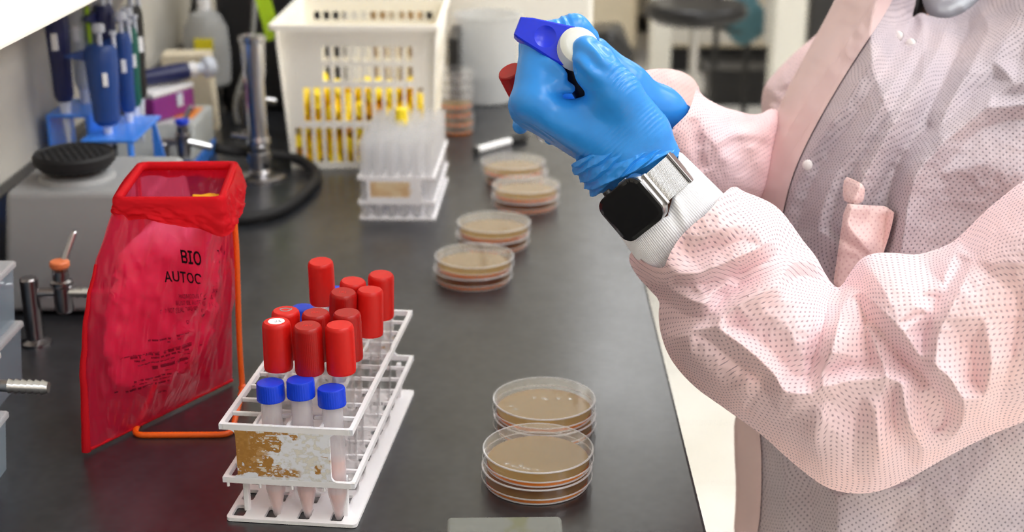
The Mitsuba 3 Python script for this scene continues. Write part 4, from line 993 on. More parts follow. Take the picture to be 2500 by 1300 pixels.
def strokes_height(strokes, X_, Y_):
    """relief in metres. ('r', pts, width, h): ridge or (h < 0) groove; ('s', pts, width, h): a lapped fold, high on the left of its direction, falling off over width, cut off sharply on the other side"""
    H = np.zeros(X_.shape)
    for kind, pts, w, h in strokes:
        d, s, t = polyd(spl(pts), X_, Y_)
        end = np.clip(np.minimum(t, 1 - t) * 5, 0, 1) ** .6 if kind in 'rs' else 1
        # points past the ends fade too
        if kind == 'r': H += h * np.exp(-(d / w) ** 2) * end
        else: H += h * end * np.where(s < 0, np.exp(-(d / w) ** 1.3), np.exp(-(d / 12.0) ** 2)) - .12 * abs(h) * end * np.where(s > 0, np.exp(-((d - 14) / 16.0) ** 2), 0)
    return H


def cloth(outline, zc0, thick, R, strokes=(), dist_outline=None, step=6.0, back=.8, rot=0., wrinkle=.0014, it=2, back_thick=None, seed=1, tin=None, tin_scale=1.0):
    """a puffed body of cloth: an outline with its own distance zc0(px, py), rounded thickness towards both sides and folds; returns mesh, uv and front distance function"""
    Po = chaikin(outline, it); ring = sg.LinearRing(Po); n = int(ring.length / step)
    Bd = np.array([ring.interpolate(k / n, normalized=True).coords[0] for k in range(n)])
    poly = sg.Polygon(Bd); x0, y0, x1, y1 = poly.bounds
    G = 3.0; gx, gy = np.arange(x0 - 40, x1 + 44, G), np.arange(y0 - 40, y1 + 44, G); GX, GY = np.meshgrid(gx, gy)
    dp = sg.Polygon(chaikin(dist_outline, it)) if dist_outline is not None else poly
    dr_ = sg.LinearRing(np.asarray(dp.exterior.coords)); nk = int(dr_.length / .8)
    tree = cKDTree(np.array([c.coords[0] for c in shapely.line_interpolate_point(dr_, np.linspace(0, 1, nk), normalized=True)]))
    def depth_in(X_, Y_):
        q = np.stack([np.ravel(X_), np.ravel(Y_)], 1); d = tree.query(q, workers=-1)[0] * shapely.contains_xy(dp, q[:, 0], q[:, 1])
        return d.reshape(np.shape(X_))
    TH = None
    if tin:
        pts = [(x, y, 0.0) for x, y in Bd[::4]] + ([] if dist_outline is None else [(x, y, 0.0) for x, y in np.asarray(dp.exterior.coords)[::3]])
        for ln in tin:
            ln = np.asarray(ln, float)
            if len(ln) == 1: pts.append(tuple(ln[0])); continue
            c_ = spl(ln[:, :2], 8 * len(ln)) if len(ln) > 2 else np.linspace(ln[0, :2], ln[-1, :2], 12)
            t_ = np.linspace(0, 1, len(ln)); t2 = np.linspace(0, 1, len(c_))
            pts += [(x, y, h) for (x, y), h in zip(c_, np.interp(t2, t_, ln[:, 2]))]
        pts = np.array(pts)
        TH = LinearNDInterpolator(pts[:, :2], pts[:, 2], 0.0)(GX, GY) * .001 * tin_scale
        TH = ndimage.gaussian_filter(TH, 1.15)
        for sg_ in (2.5, 3.0, 3.5, 4.0):                       # no fold steeper than cloth can stand without lapping over itself
            slope = np.hypot(*np.gradient(TH)) / (G * 1.12 / FOC)
            m_ = ndimage.gaussian_filter(np.clip((slope - 1.35) / .6, 0, 1), 1.2)
            TH = TH * (1 - m_) + ndimage.gaussian_filter(TH, sg_) * m_
    def lift(X_, Y_):
        d = depth_in(X_, Y_)
        Rv = R(X_, Y_) if callable(R) else R; q = np.clip(d / Rv, 0, 1); prof = 1 - (1 - q) ** 2.3
        Tv = thick(X_, Y_) if callable(thick) else thick
        s = strokes_height(strokes, X_, Y_) * np.clip(d / 22, 0, 1)
        if TH is not None: s = s + ndimage.map_coordinates(TH, [(Y_ - gy[0]) / G, (X_ - gx[0]) / G], order=1, mode='nearest') * np.clip(d / 16, 0, 1)
        P3 = np.stack([X_ / 60, Y_ / 60, X_ * 0], -1)
        s = s + (meshkit.fbm(P3, 3, seed) - .5) * wrinkle * 6 * np.clip(d / 30, 0, 1) + (np.abs(meshkit.noise(P3 * 1.9 + 7, seed + 5) - .5) - .25) * -wrinkle * 4 * np.clip(d / 30, 0, 1)
        return prof * Tv + s, prof * (Tv if back_thick is None else back_thick) * back
    ix, iy = np.meshgrid(np.arange(x0, x1, step), np.arange(y0, y1, step * .9)); ix = ix + (np.arange(len(iy)) % 2)[:, None] * step / 2
    ins = np.stack([ix.ravel(), iy.ravel()], 1)
    inner = poly.buffer(-step * .55); ins = ins[shapely.contains_xy(inner, ins[:, 0], ins[:, 1])]
    V2 = np.vstack([Bd, ins]); tri = Delaunay(V2).simplices
    c = V2[tri].mean(1); tri = tri[shapely.contains_xy(poly, c[:, 0], c[:, 1])]
    hf, hb = lift(V2[:, 0], V2[:, 1]); z0 = zc0(V2[:, 0], V2[:, 1]) if callable(zc0) else np.full(len(V2), zc0)
    def place(z): return CAM + (FW + RT * ((V2[:, :1] - PW / 2) / FOC) - UP * ((V2[:, 1:] - PH / 2) / FOC)) * z[:, None]
    VF, VB = place(z0 - hf), place(z0 + hb)
    e1, e2 = VF[tri[:, 1]] - VF[tri[:, 0]], VF[tri[:, 2]] - VF[tri[:, 0]]
    nz = (np.cross(e1, e2) @ FW) > 0; tri[nz] = tri[nz][:, ::-1]
    hg, _ = lift(GX, GY); zg = (zc0(GX, GY) if callable(zc0) else zc0) - hg
    mid = np.median(z0); dl = G * mid / FOC
    su = np.clip(np.abs(np.diff(zg, axis=1)), 0, 2.2 * dl); sv = np.clip(np.abs(np.diff(zg, axis=0)), 0, 2.2 * dl)
    U = np.concatenate([np.zeros((len(gy), 1)), np.cumsum(np.sqrt(dl ** 2 + su ** 2), 1)], 1); U -= U[:, [U.shape[1] // 2]]
    W_ = np.concatenate([np.zeros((1, len(gx))), np.cumsum(np.sqrt(dl ** 2 + sv ** 2), 0)], 0); W_ -= W_[[W_.shape[0] // 2]]
    U, W_ = ndimage.gaussian_filter(U, (4, 1.2)), ndimage.gaussian_filter(W_, (1.2, 4))
    cc = [(V2[:, 1] - gy[0]) / G, (V2[:, 0] - gx[0]) / G]
    u, v = (ndimage.map_coordinates(a, cc, order=1) for a in (U, W_)); cr_, sr = math.cos(rot), math.sin(rot)
    uv = np.stack([u * cr_ - v * sr, u * sr + v * cr_], 1) + 5.0
    m = trimesh.Trimesh(np.vstack([VF, VB]), np.vstack([tri, tri[:, ::-1] + len(V2)]), process=False)
    def zf(px, py):
        a, _ = lift(np.asarray(px, float), np.asarray(py, float)); return (zc0(px, py) if callable(zc0) else zc0) - a
    return m, np.vstack([uv, uv]), zf


def add_cloth(key, m, bsdf, uv):
    v, f, n = meshkit.arrays(m, True); h = len(v) // 2; s = np.r_[np.full(h, -1.0), np.full(len(v) - h, 1.0)]
    d = (n @ FW) * s; n = n + np.maximum(0, .22 - d)[:, None] * s[:, None] * FW; n /= np.linalg.norm(n, axis=1, keepdims=True)   # rims turn over softly
    base, i = key, 0
    while key in scene: i += 1; key = f'{base}_{i:03d}'
    scene[key] = {'type': 'ply', 'filename': meshkit.write_ply(m, False, uv, None, n), 'face_normals': False, 'bsdf': {'type': 'ref', 'id': bsdf}}
    return key


PER = thing('person', 'person in a pale pink gown and blue gloves standing at the bench', 'person')

# --- torso of the gown
torso_out = [(2242, -60), (2238, 0), (2224, 48), (2246, 28), (2272, 40), (2310, 46), (2345, 36), (2390, 4), (2440, -70), (2520, -130), (2640, -60), (2740, 60), (2800, 300), (2820, 900), (2840, 1700), (2760, 1900), (1830, 1900), (1790, 1600), (1796, 1300), (1806, 1200), (1800, 1100), (1796, 1010), (1800, 900), (1806, 760), (1814, 620), (1826, 520), (1838, 450), (1856, 395), (1885, 320), (1916, 240), (1955, 165), (1995, 92), (2028, 32), (2062, -40), (2110, -120), (2190, -130)]
torso_tin = [
    [(2140, 0, 6), (2090, 85, 6), (2020, 185, 6), (1925, 330, 6), (1862, 450, 5), (1840, 560, 4)], [(2160, 10, -6), (2110, 95, -8), (2042, 195, -8), (1950, 335, -8), (1890, 455, -6), (1860, 570, -4)],
    [(2190, 60, 4), (2120, 170, 6), (2040, 290, 6), (1960, 420, 5), (1915, 560, 4)], [(2212, 80, -4), (2146, 190, -6), (2070, 310, -7), (1992, 430, -6), (1950, 560, -4)],
    [(2232, 110, 5), (2182, 210, 7), (2110, 320, 7), (2040, 430, 6), (1996, 560, 4)], [(2262, 120, -2), (2205, 225, -4), (2135, 335, -4), (2070, 440, -4), (2030, 560, -3)],
    [(2310, 90, 6), (2250, 190, 9), (2180, 300, 10), (2120, 410, 9), (2066, 560, 6)], [(2345, 90, -4), (2290, 200, -7), (2225, 310, -9), (2165, 410, -7), (2110, 540, -5)],
    [(2402, 72, 10), (2354, 170, 15), (2285, 330, 10)], [(2378, 72, -8), (2328, 168, -13), (2262, 318, -9)],
    [(2560, 196, 8), (2440, 222, 10), (2385, 262, 12), (2310, 330, 15), (2238, 402, 17), (2204, 500, 15), (2178, 650, 12)],
    [(2430, 196, -4), (2368, 238, -8), (2294, 308, -9), (2216, 380, -11), (2180, 500, -11), (2152, 650, -8)],
    [(2560, 262, 10), (2400, 268, 13), (2350, 296, 13)], [(2560, 296, 0), (2420, 304, 0), (2370, 335, 3)], [(2560, 230, 1), (2430, 245, 3)],
    [(2480, 40, 6), (2440, 120, 9), (2400, 190, 6)], [(2520, 60, -3), (2490, 140, -3)],
    [(2300, 420, 8), (2270, 520, 4), (2260, 620, 4)], [(2400, 400, 6)], [(2330, 520, -3), (2310, 600, -3)],
    [(1830, 1010, 4), (1836, 1150, 4), (1830, 1400, 4)], [(1866, 1030, -6), (1872, 1150, -7), (1866, 1400, -7)], [(1905, 1080, 5), (1912, 1200, 6), (1905, 1400, 6)],
    [(1975, 1160, -9), (1985, 1260, -12), (1980, 1420, -12)], [(2040, 1210, 5), (2040, 1300, 6), (2030, 1420, 6)], [(2300, 1150, 3), (2200, 1250, -3), (2150, 1400, -4)], [(2440, 1110, 5), (2350, 1220, 6), (2300, 1400, 6)], [(2520, 1150, -4), (2460, 1280, -5)],
]
tz0 = lambda x, y: 1.40 + 0 * x
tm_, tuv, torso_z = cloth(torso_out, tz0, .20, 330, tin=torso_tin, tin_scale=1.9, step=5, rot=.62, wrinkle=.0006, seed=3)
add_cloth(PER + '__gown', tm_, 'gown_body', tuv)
part_label(PER + '__gown', 'pale pink perforated isolation gown')
# facing strip, plain cloth along the gown's front edge
def overlay(key, outline, bsdf, off, strokes=(), rot=.62, thick=.003, step=6, it=2):
    m, uv, zf = cloth(outline, lambda x, y: torso_z(x, y) - off + .001, thick, 14, strokes, step=step, back=.5, rot=rot, wrinkle=.0004, it=it)
    return add_cloth(key, m, bsdf, uv)
k = overlay(PER + '__gown__facing', [(2056, -40), (2200, -40), (2158, 40), (2096, 130), (2034, 230), (1978, 330), (1932, 430), (1906, 540), (1890, 660), (1806, 680), (1820, 520), (1832, 450), (1850, 395), (1879, 320), (1910, 240), (1949, 165), (1989, 92), (2022, 32)], 'gown_plain', .006)
part_label(k, 'plain smooth front facing')
k = overlay(PER + '__gown__facing', [(1792, 1000), (1850, 1000), (1862, 1150), (1850, 1340), (1788, 1340), (1798, 1200), (1792, 1100)], 'gown_plain', .004)
part_label(k, 'plain smooth front facing')
k = overlay(PER + '__gown__pocket', [(2062, 496), (2090, 500), (2186, 505), (2176, 560), (2150, 640), (2120, 720), (2030, 720), (2048, 600)], 'gown_pocket', .013, [('r', [(2190, 500), (2150, 620), (2110, 720)], 20, -.006)], it=1)
part_label(k, 'pink doubled breast pocket')
k = overlay(PER + '__gown__pocket__flap', [(2062, 430), (2084, 438), (2110, 452), (2112, 470), (2106, 500), (2062, 496), (2056, 470)], 'gown_pocket', .008, it=1)
for px, py in ((2223, 107), (2192, 88), (1972, 404)):
    c = pix(px, py, float(torso_z(np.array([px]), np.array([py]))[0])); n_ = CAM - c; n_ /= np.linalg.norm(n_)
    n_ = n_ * .8 + np.array([-.5, 0, .2]); n_ /= np.linalg.norm(n_); xx = np.cross([0, 0, 1.], n_); xx /= np.linalg.norm(xx)
    k = add(PER + '__gown__snap', lathe([(0, .0030), (.0030, .0026), (.0050, .0012), (.0054, -.001), (0, -.003)], 28), 'snap_white', True, frame(c, xx, np.cross(n_, xx), n_)); part_label(k, 'round white snap button')
# scrub collar and dark hair seen in the neck opening
m, uv, _ = cloth([(2246, -40), (2256, 30), (2300, 66), (2360, 60), (2430, 0), (2470, -90), (2380, -140), (2290, -120)], 1.43, .03, 60, [('r', [(2290, 20), (2330, 8), (2390, -30)], 9, -.005)], step=7)
add_cloth(PER + '__scrub_collar', m, 'scrub_gray', uv); part_label(PER + '__scrub_collar', 'pale gray scrub collar')
m, uv, _ = cloth([(2200, -120), (2205, 30), (2235, 80), (2262, 40), (2300, -60), (2280, -140)], 1.45, .02, 40, [], step=8)
add_cloth(PER + '__hair_strand', m, 'hair_black', uv); part_label(PER + '__hair_strand', 'dark hair at the neck opening')

# --- near sleeve
hem = [(1793, 452), (1766, 471), (1729, 520), (1692, 547), (1653, 587), (1630, 630), (1622, 655), (1600, 654), (1570, 640), (1546, 612)]
rest = [(1536, 622), (1536, 642), (1556, 676), (1586, 708), (1612, 735), (1607, 765), (1611, 810), (1628, 862), (1656, 905), (1700, 950), (1752, 986), (1800, 1020), (1860, 1062), (1905, 1104), (1960, 1152), (2018, 1194), (2075, 1207), (2132, 1205), (2190, 1186), (2255, 1150), (2335, 1104), (2420, 1062), (2500, 1030), (2640, 990), (2790, 820), (2840, 640), (2800, 430), (2680, 350), (2560, 405), (2490, 446), (2440, 486), (2400, 520), (2332, 590), (2290, 608), (2240, 624), (2170, 616), (2128, 619), (2100, 632), (2078, 662), (2052, 704), (2036, 700), (2012, 665), (1994, 628), (1962, 590), (1936, 552), (1912, 520), (1888, 498), (1850, 480), (1815, 468)]
ext = [(1730, 380), (1600, 420), (1480, 540)]
sl_tin = [
    [(1640, 672, 6), (1715, 671, 11), (1800, 639, 12), (1874, 602, 8)], [(1655, 692, -5), (1722, 690, -7), (1802, 660, -9), (1864, 630, -7)],
    [(1660, 610, -3), (1690, 635, -5), (1706, 655, 2)], [(1720, 580, 4), (1800, 548, 6), (1890, 552, 4)], [(1760, 505, 2), (1830, 512, 5), (1890, 530, 3)], [(1740, 610, -3), (1820, 590, -3)], [(1796, 470, 3), (1806, 492, 4)],
    [(1592, 686, 3), (1654, 725, 9), (1700, 748, 9), (1746, 768, 7)], [(1600, 706, -6), (1660, 748, -9), (1735, 784, -9)], [(1690, 712, -3), (1760, 700, 2), (1775, 690, 0)],
    [(1700, 700, 3), (1745, 740, 5)],
    [(1738, 792, 8), (1780, 750, 12), (1840, 711, 12), (1888, 687, 10), (1920, 650, 8)], [(1716, 786, -9), (1766, 735, -10), (1832, 692, -10), (1880, 668, -8), (1908, 640, -4)],
    [(1730, 790, 8), (1680, 810, 8), (1622, 828, 4)], [(1716, 772, -10), (1660, 790, -8), (1618, 790, -4)],
    [(1734, 792, 9), (1808, 842, 11), (1885, 906, 11), (1914, 942, 8)], [(1712, 816, -2), (1785, 872, -5), (1862, 938, -5)], [(1830, 780, 4), (1900, 780, 6), (1940, 840, 5)], [(1800, 790, -2), (1870, 850, -2), (1930, 915, -4)],
    [(1918, 656, 8), (1962, 640, 10), (1998, 656, 7)], [(1925, 676, -4), (1964, 664, -6), (1996, 684, -4)], [(1905, 610, -3), (1960, 622, 0)], [(1900, 730, 4), (1990, 740, 5)],
    [(2044, 744, 11), (2033, 795, 15), (2019, 850, 16), (1996, 942, 10)], [(2030, 740, -6), (2016, 798, -10), (1999, 862, -13), (1977, 930, -10)], [(1990, 800, 3), (1960, 870, 0)],
    [(2085, 780, 9), (2075, 870, 4)], [(2070, 730, 10)],
    [(1905, 950, 9), (1950, 960, 10), (1992, 952, 11), (2068, 923, 11), (2165, 926, 8)], [(1990, 985, 3), (2100, 965, 3), (2160, 960, 2)], [(1930, 930, -4), (2040, 905, -4), (2120, 905, -4)], [(1960, 945, 4), (1975, 958, 14), (1985, 945, 3)],
    [(2104, 716, 6), (2124, 744, 11), (2166, 789, 14), (2238, 863, 16), (2282, 924, 12)], [(2094, 738, -5), (2108, 762, -10), (2148, 808, -16), (2213, 882, -18), (2252, 930, -10)],
    [(2126, 792, 4), (2144, 832, 8), (2163, 894, 10), (2188, 924, 9), (2224, 919, 3)], [(2106, 802, -3), (2122, 852, -6), (2140, 905, -6)], [(2150, 800, -12), (2172, 848, -14), (2195, 892, -14)],
    [(2124, 676, 5), (2138, 700, 8), (2155, 725, 9)], [(2200, 680, 11), (2260, 760, 9)], [(2240, 640, -2), (2300, 690, 0)], [(2330, 610, 6), (2300, 700, 6)], [(2230, 660, 4), (2250, 740, 4), (2268, 800, 0)],
    [(2380, 640, 3), (2345, 696, 8), (2292, 796, 10), (2280, 866, 11), (2326, 950, 13), (2346, 1000, 13), (2310, 1074, 12), (2286, 1092, 8)], [(2352, 640, 0), (2318, 696, -4), (2264, 796, -5), (2250, 872, -6), (2302, 960, -8), (2320, 1005, -8), (2292, 1060, -10)],
    [(2206, 962, 6), (2222, 1036, 12), (2250, 1096, 9)], [(2176, 962, -4), (2187, 1032, -9), (2212, 1088, -6)], [(2240, 962, -6), (2258, 1026, -11), (2280, 1068, -6)],
    [(1690, 880, 4), (1780, 952, 3)], [(1990, 1080, 6), (2010, 1160, 4)], [(2090, 1020, -7), (2080, 1120, -6)], [(2140, 1010, 3), (2150, 1130, 4)], [(1900, 1010, -2), (1950, 1090, -2)], [(1830, 930, 2)],
    [(2400, 780, 4), (2420, 900, 6), (2390, 1000, 8)], [(2480, 720, -4), (2470, 850, -4), (2440, 980, -3)], [(2560, 640, 6), (2560, 800, 5)], [(2365, 850, -2), (2375, 930, -5)],
]
az0 = lambda x, y: 1.125 - .03 * np.clip((x - 2100) / 400, 0, 1)
athick = lambda x, y: .060 + .026 * np.clip((np.hypot(x - 1660, y - 540) - 60) / 420, 0, 1)
sm, suv, sleeve_z = cloth(hem + rest, az0, athick, lambda x, y: 120 + 60 * np.clip((x - 1700) / 300, 0, 1), tin=sl_tin, tin_scale=1.5, dist_outline=[(1815, 468), (1730, 380), (1600, 420), (1500, 540)] + rest, step=4, back=.75, rot=.08, wrinkle=.0005, seed=11)
add_cloth(PER + '__sleeve', sm, 'gown_sleeve', suv)

# --- far sleeve, in two pieces, with its open cuff
fz = lambda x, y: 1.195 + .22 * np.clip((x - 1600) / 280, -.2, 1.6)
fm, fuv, _ = cloth([(1704, 200), (1709, 232), (1765, 262), (1800, 271), (1850, 284), (1890, 258), (1925, 300), (1930, 400), (1890, 500), (1780, 500), (1700, 440), (1640, 372), (1636, 318), (1660, 296), (1684, 272)], lambda x, y: fz(x, y) - .03, .040, 90,
    [('r', [(1705, 240), (1740, 330), (1800, 420)], 22, .012), ('r', [(1690, 290), (1700, 360), (1720, 420)], 18, -.010), ('r', [(1780, 270), (1830, 350), (1870, 430)], 20, .008), ('r', [(1850, 290), (1800, 300), (1770, 290)], 14, -.008), ('s', [(1740, 360), (1800, 330), (1880, 340)], 40, .008)], step=5, rot=.3, seed=21,
    dist_outline=[(1600, 150), (1709, 232), (1765, 262), (1800, 271), (1850, 284), (1890, 258), (1925, 300), (1930, 400), (1890, 500), (1780, 500), (1700, 440), (1640, 372), (1560, 300)])
add_cloth(PER + '__sleeve', fm, 'gown_sleeve', fuv)
lm, luv, _ = cloth([(1556, 176), (1605, 166), (1655, 170), (1688, 186), (1706, 210), (1712, 245), (1690, 290), (1650, 320), (1600, 300), (1570, 240)], lambda x, y: fz(x, y) + .075, .006, 30, [('r', [(1640, 175), (1650, 230), (1650, 280)], 14, .008)], step=5, back=.4, rot=.3, seed=23)
add_cloth(PER + '__sleeve_001__lining', lm, 'gown_pocket', luv); part_label(PER + '__sleeve_001__lining', 'open sleeve cuff, inside showing')
um, uuv, _ = cloth([(2028, 44), (1990, 88), (1935, 132), (1876, 194), (1862, 216), (1857, 262), (1866, 300), (1880, 340), (1960, 380), (2080, 300), (2160, 120), (2110, 20)], 1.56, .05, 90, [('r', [(1880, 200), (1930, 230), (2000, 240)], 18, -.006), ('r', [(1872, 262), (1890, 270), (1900, 300)], 12, .010), ('r', [(1990, 110), (1930, 170), (1880, 240)], 24, .006)], step=6, rot=.9, seed=25)
add_cloth(PER + '__sleeve_001__upper_part', um, 'gown_sleeve', uuv)

# --- hands
def J(px, py, w): return pix(px, py, 1.10 - w * .001)
PXM = 1.10 / FOC
arm_a = RT * .65 - UP * .76; arm_a /= np.linalg.norm(arm_a)              # along the forearm, towards the elbow
arm_p = RT * .76 + UP * .65; arm_p /= np.linalg.norm(arm_p)              # across it
arm_w = -FW
WC = J(1537, 405, -6)


def hand_field(pts, h=.0016):
    P = np.array(pts); return Field(P.min(0) - .035, P.max(0) + .035, h)
F1 = hand_field([J(1240, 30, -75), J(1690, 560, 50), J(1690, 30, 50), J(1240, 560, -75)])
r = lambda v: v * PXM
meta = [((1292, 250, 8), (1515, 372, 10), 42, 58), ((1284, 258, -14), (1512, 380, -8), 42, 56), ((1284, 268, -34), (1510, 388, -24), 40, 52), ((1292, 280, -52), (1510, 396, -36), 36, 46)]
for a, b, r1, r2 in meta: F1.bone(J(*a), J(*b), r(r1), r(r2), .010)
F1.bone(J(1470, 300, 6), J(1555, 330, 8), r(62), r(66), .014)
F1.bone(J(1420, 300, 0), J(1520, 350, 0), r(50), r(62), .014)
for c in ((1590, 345, 2), (1550, 370, 4), (1500, 402, -4)): F1.bone(J(*c), J(c[0] + 22, c[1] + 28, c[2]), r(50), r(46), .012)
for c in ((1585, 350, -24), (1540, 378, -26), (1500, 404, -28)): F1.bone(J(*c), J(c[0] + 22, c[1] + 28, c[2]), r(50), r(48), .012)
fingers = [[(1294, 248, 8), (1318, 98, 2), (1402, 74, -8), (1434, 94, -12)], [(1286, 256, -14), (1308, 108, -24), (1390, 92, -34), (1420, 130, -32)], [(1286, 266, -34), (1308, 134, -46), (1388, 126, -52), (1410, 165, -46)], [(1294, 278, -52), (1312, 170, -64), (1380, 166, -66), (1400, 200, -60)]]
for f_, rr in zip(fingers, ([44, 42, 37, 30], [40, 38, 34, 28], [38, 36, 33, 28], [34, 32, 29, 25])): F1.chain([J(*q) for q in f_], [r(v) for v in rr], .006)
F1.chain([J(1316, 244, 12), J(1328, 185, 6)], [r(42), r(38)], .008)
F1.chain([J(1566, 322, 8), J(1508, 230, 26), J(1457, 170, 30), J(1432, 126, 26)], [r(66), r(54), r(49), r(38)], .008)
F1.bone(J(1530, 300, 10), J(1480, 260, 16), r(58), r(46), .012)
for a, b, v in (((1340, 150, 14), (1372, 184, 18), 20), ((1352, 206, 16), (1392, 216, 14), 18)): F1.bone(J(*a), J(*b), r(v), r(v * .7), .006)
F1.bone(J(1446, 398, -6), J(1468, 440, -6), r(36), r(32), .008)
glove = F1.mesh(4)
glove = relax(glove.subdivide(), 2)
def wrinkle(m):
    v, n_ = m.vertices.copy(), m.vertex_normals
    rel = v - WC; t_ = rel @ arm_a / PXM; p_ = rel @ arm_p / PXM
    nz_ = meshkit.noise(v * 60, 3)
    a = np.exp(-((t_ + 60) / 55) ** 2)                                  # fine creases above the cuff
    d = .00015 * a * np.sin(t_ / 1.7 + 4 * nz_ + p_ * .012) * (.4 + .9 * meshkit.noise(v * 130, 8))
    th = v - J(1490, 200, 28); tt = th @ (RT * .6 - UP * .8) / PXM; pp = th @ (RT * .8 + UP * .6) / PXM
    zn = np.exp(-((tt - 15) / 45) ** 2) * (np.linalg.norm(th, axis=1) < .03)  # creases over the thumb joint
    d += .00024 * zn * np.sin(tt / 2.2 + 2.2 * np.sin(pp / 16) + 3 * nz_) * smooth01(pp, -40, 20)
    tip = v - J(1448, 140, 40); tl = tip @ (RT * .75 - UP * .66) / PXM; tc = tip @ (RT * .66 + UP * .75) / PXM
    d += .0016 * np.exp(-(tl / 42) ** 2) * np.sin(tc / 6.5 + .5 * np.sin(tl / 15)) * (np.linalg.norm(tip, axis=1) < .025) * (n_ @ arm_w > .2)
    to = v - J(1378, 62, 8); d += .0007 * np.exp(-((to @ RT / PXM) / 18) ** 2) * np.sin((to @ RT + .4 * (to @ UP)) / PXM / 3.5) * (np.linalg.norm(to, axis=1) < .018)
    d += .0005 * (meshkit.fbm(v * 45, 3, 6) - .5)
    m.vertices = v + n_ * d[:, None]; return m
def smooth01(x, a, b):
    t_ = np.clip((x - a) / (b - a), 0, 1); return t_ * t_ * (3 - 2 * t_)
glove = wrinkle(glove)
def ring_sheet(V):
    n_, k_ = V.shape[:2]; i, j = np.meshgrid(np.arange(n_ - 1), np.arange(k_), indexing='ij'); jn = (j + 1) % k_
    q = np.stack([i * k_ + j, i * k_ + jn, (i + 1) * k_ + jn, (i + 1) * k_ + j], -1).reshape(-1, 4)
    return trimesh.Trimesh(V.reshape(-1, 3), np.vstack([q[:, [0, 1, 2]], q[:, [0, 2, 3]]]), process=False)
# gathered cuff of the glove: slanting folds of thin film round the wrist
NF, NS = 360, 90; fi = np.linspace(0, 2 * np.pi, NF, endpoint=False); CVt = np.zeros((NS, NF, 3))
for j in range(NS):
    s_ = j / (NS - 1); c_, n_ = np.cos(fi), np.sin(fi); pp_ = 116 * c_
    t0, t1 = -64 + .27 * pp_, 24 + .23 * pp_ + 5 * np.sin(2 * fi + 1) + 3 * np.sin(5 * fi); tt = t0 + (t1 - t0) * s_
    q3 = np.stack([tt / 30, c_ * 2.2, n_ * 2.2], -1); nz3 = meshkit.fbm(q3, 3, 14)
    ph_ = (tt - .10 * pp_ + 26 * (nz3 - .5) + 9 * np.sin(fi * 2 + .6)) / 25.0; saw = ph_ - np.floor(ph_)
    pleat = np.where(saw < .72, saw / .72, (1 - saw) / .28) ** 1.2
    fine = np.abs(meshkit.noise(np.stack([tt / 9, c_ * 7 + tt / 40, n_ * 7], -1), 5) - .5)
    up_ = np.clip(s_ / .10, 0, 1) ** .7 * (1.0 + .2 * s_) - .8 * np.clip((s_ - .97) / .03, 0, 1)
    ex = (1.5 + 8.5 * pleat * (.5 + .9 * nz3) - 3.5 * fine) * up_ - 3 * (1 - np.clip(s_ / .1, 0, 1))
    sq = np.sign(c_) * np.abs(c_) ** .9
    CVt[j] = WC + arm_a * (tt * PXM)[:, None] + arm_p * ((109 * sq + ex * c_) * PXM)[:, None] + arm_w * (.0335 * n_ + ex * n_ * PXM)[:, None] - arm_w * .0015
add(PER + '__glove', glove, 'glove_blue', True); add(PER + '__glove__cuff', ring_sheet(CVt), 'glove_film', True); part_label(PER + '__glove__cuff', 'gathered rim of the blue glove'); part_label(PER + '__glove', 'blue glove closed round the device')

F2 = hand_field([J(1240, 80, -150), J(1720, 360, -40)])
F2.chain([J(1455, 128, -88), J(1532, 205, -92), J(1612, 262, -118), J(1668, 292, -158)], [r(38), r(48), r(50), r(40)], .012)
F2.chain([J(1470, 210, -86), J(1540, 250, -96), J(1640, 290, -120)], [r(44), r(46), r(46)], .012)
for f_, rr in (([(1452, 130, -90), (1370, 108, -96), (1300, 150, -84), (1292, 186, -72)], [34, 27, 25, 22]), ([(1450, 175, -92), (1355, 160, -100), (1290, 205, -88), (1292, 236, -74)], [34, 27, 25, 22]),
              ([(1455, 220, -90), (1360, 222, -98), (1278, 268, -84), (1271, 308, -72)], [32, 26, 24, 21]), ([(1470, 255, -88), (1400, 280, -94), (1352, 318, -84), (1344, 338, -74)], [30, 24, 20, 17]),
              ([(1500, 240, -78), (1430, 235, -64), (1365, 215, -58), (1322, 190, -56)], [36, 30, 27, 22])):
    F2.chain([J(*q) for q in f_], [r(v) for v in rr], .005)
g2 = F2.mesh(8); g2.vertices += g2.vertex_normals * (.0006 * (meshkit.fbm(g2.vertices * 60, 3, 2) - .5))[:, None]
add(PER + '__glove', g2, 'glove_blue', True); part_label(PER + '__glove_001', 'blue glove of the hand holding the red capped tube')

# --- body under the clothes (skin shows only at the wrist)
Fb = Field((-.05, .85, .02), (.95, 1.95, 1.95), .009)
hipc, chest, neck = pix(2310, 1250, 1.52), pix(2410, 380, 1.55), pix(2470, -120, 1.53)
headc = neck + np.array([-.045, 0, .155])
shL, shR = pix(2580, 250, 1.37), pix(2330, 20, 1.62)
for dy in (-.085, .085):
    Fb.bone(hipc + [0, dy, 0], chest + [0, dy * 1.2, 0], .10, .095, .04)
    hip_, knee, ank = hipc + [.0, dy, -.02], np.array([hipc[0] + .01, hipc[1] + dy, .46]), np.array([hipc[0] + .03, hipc[1] + dy, .09])
    Fb.chain([hip_, knee, ank], [.082, .055, .038], .02); Fb.bone(ank + [0, 0, -.04], ank + [-.14, 0, -.05], .036, .028, .015)
Fb.bone(chest, neck, .085, .052, .03); Fb.bone(neck, headc, .05, .06, .02)
Fb.ellipsoid(headc + [0, 0, .03], np.array([[.095, 0, 0], [0, .075, 0], [0, 0, .115]]), .02); Fb.ellipsoid(headc + [-.035, 0, -.035], np.array([[.06, 0, 0], [0, .055, 0], [0, 0, .06]]), .02)
Fb.bone(headc + [-.09, 0, .03], headc + [-.115, 0, -.005], .009, .014, .01)
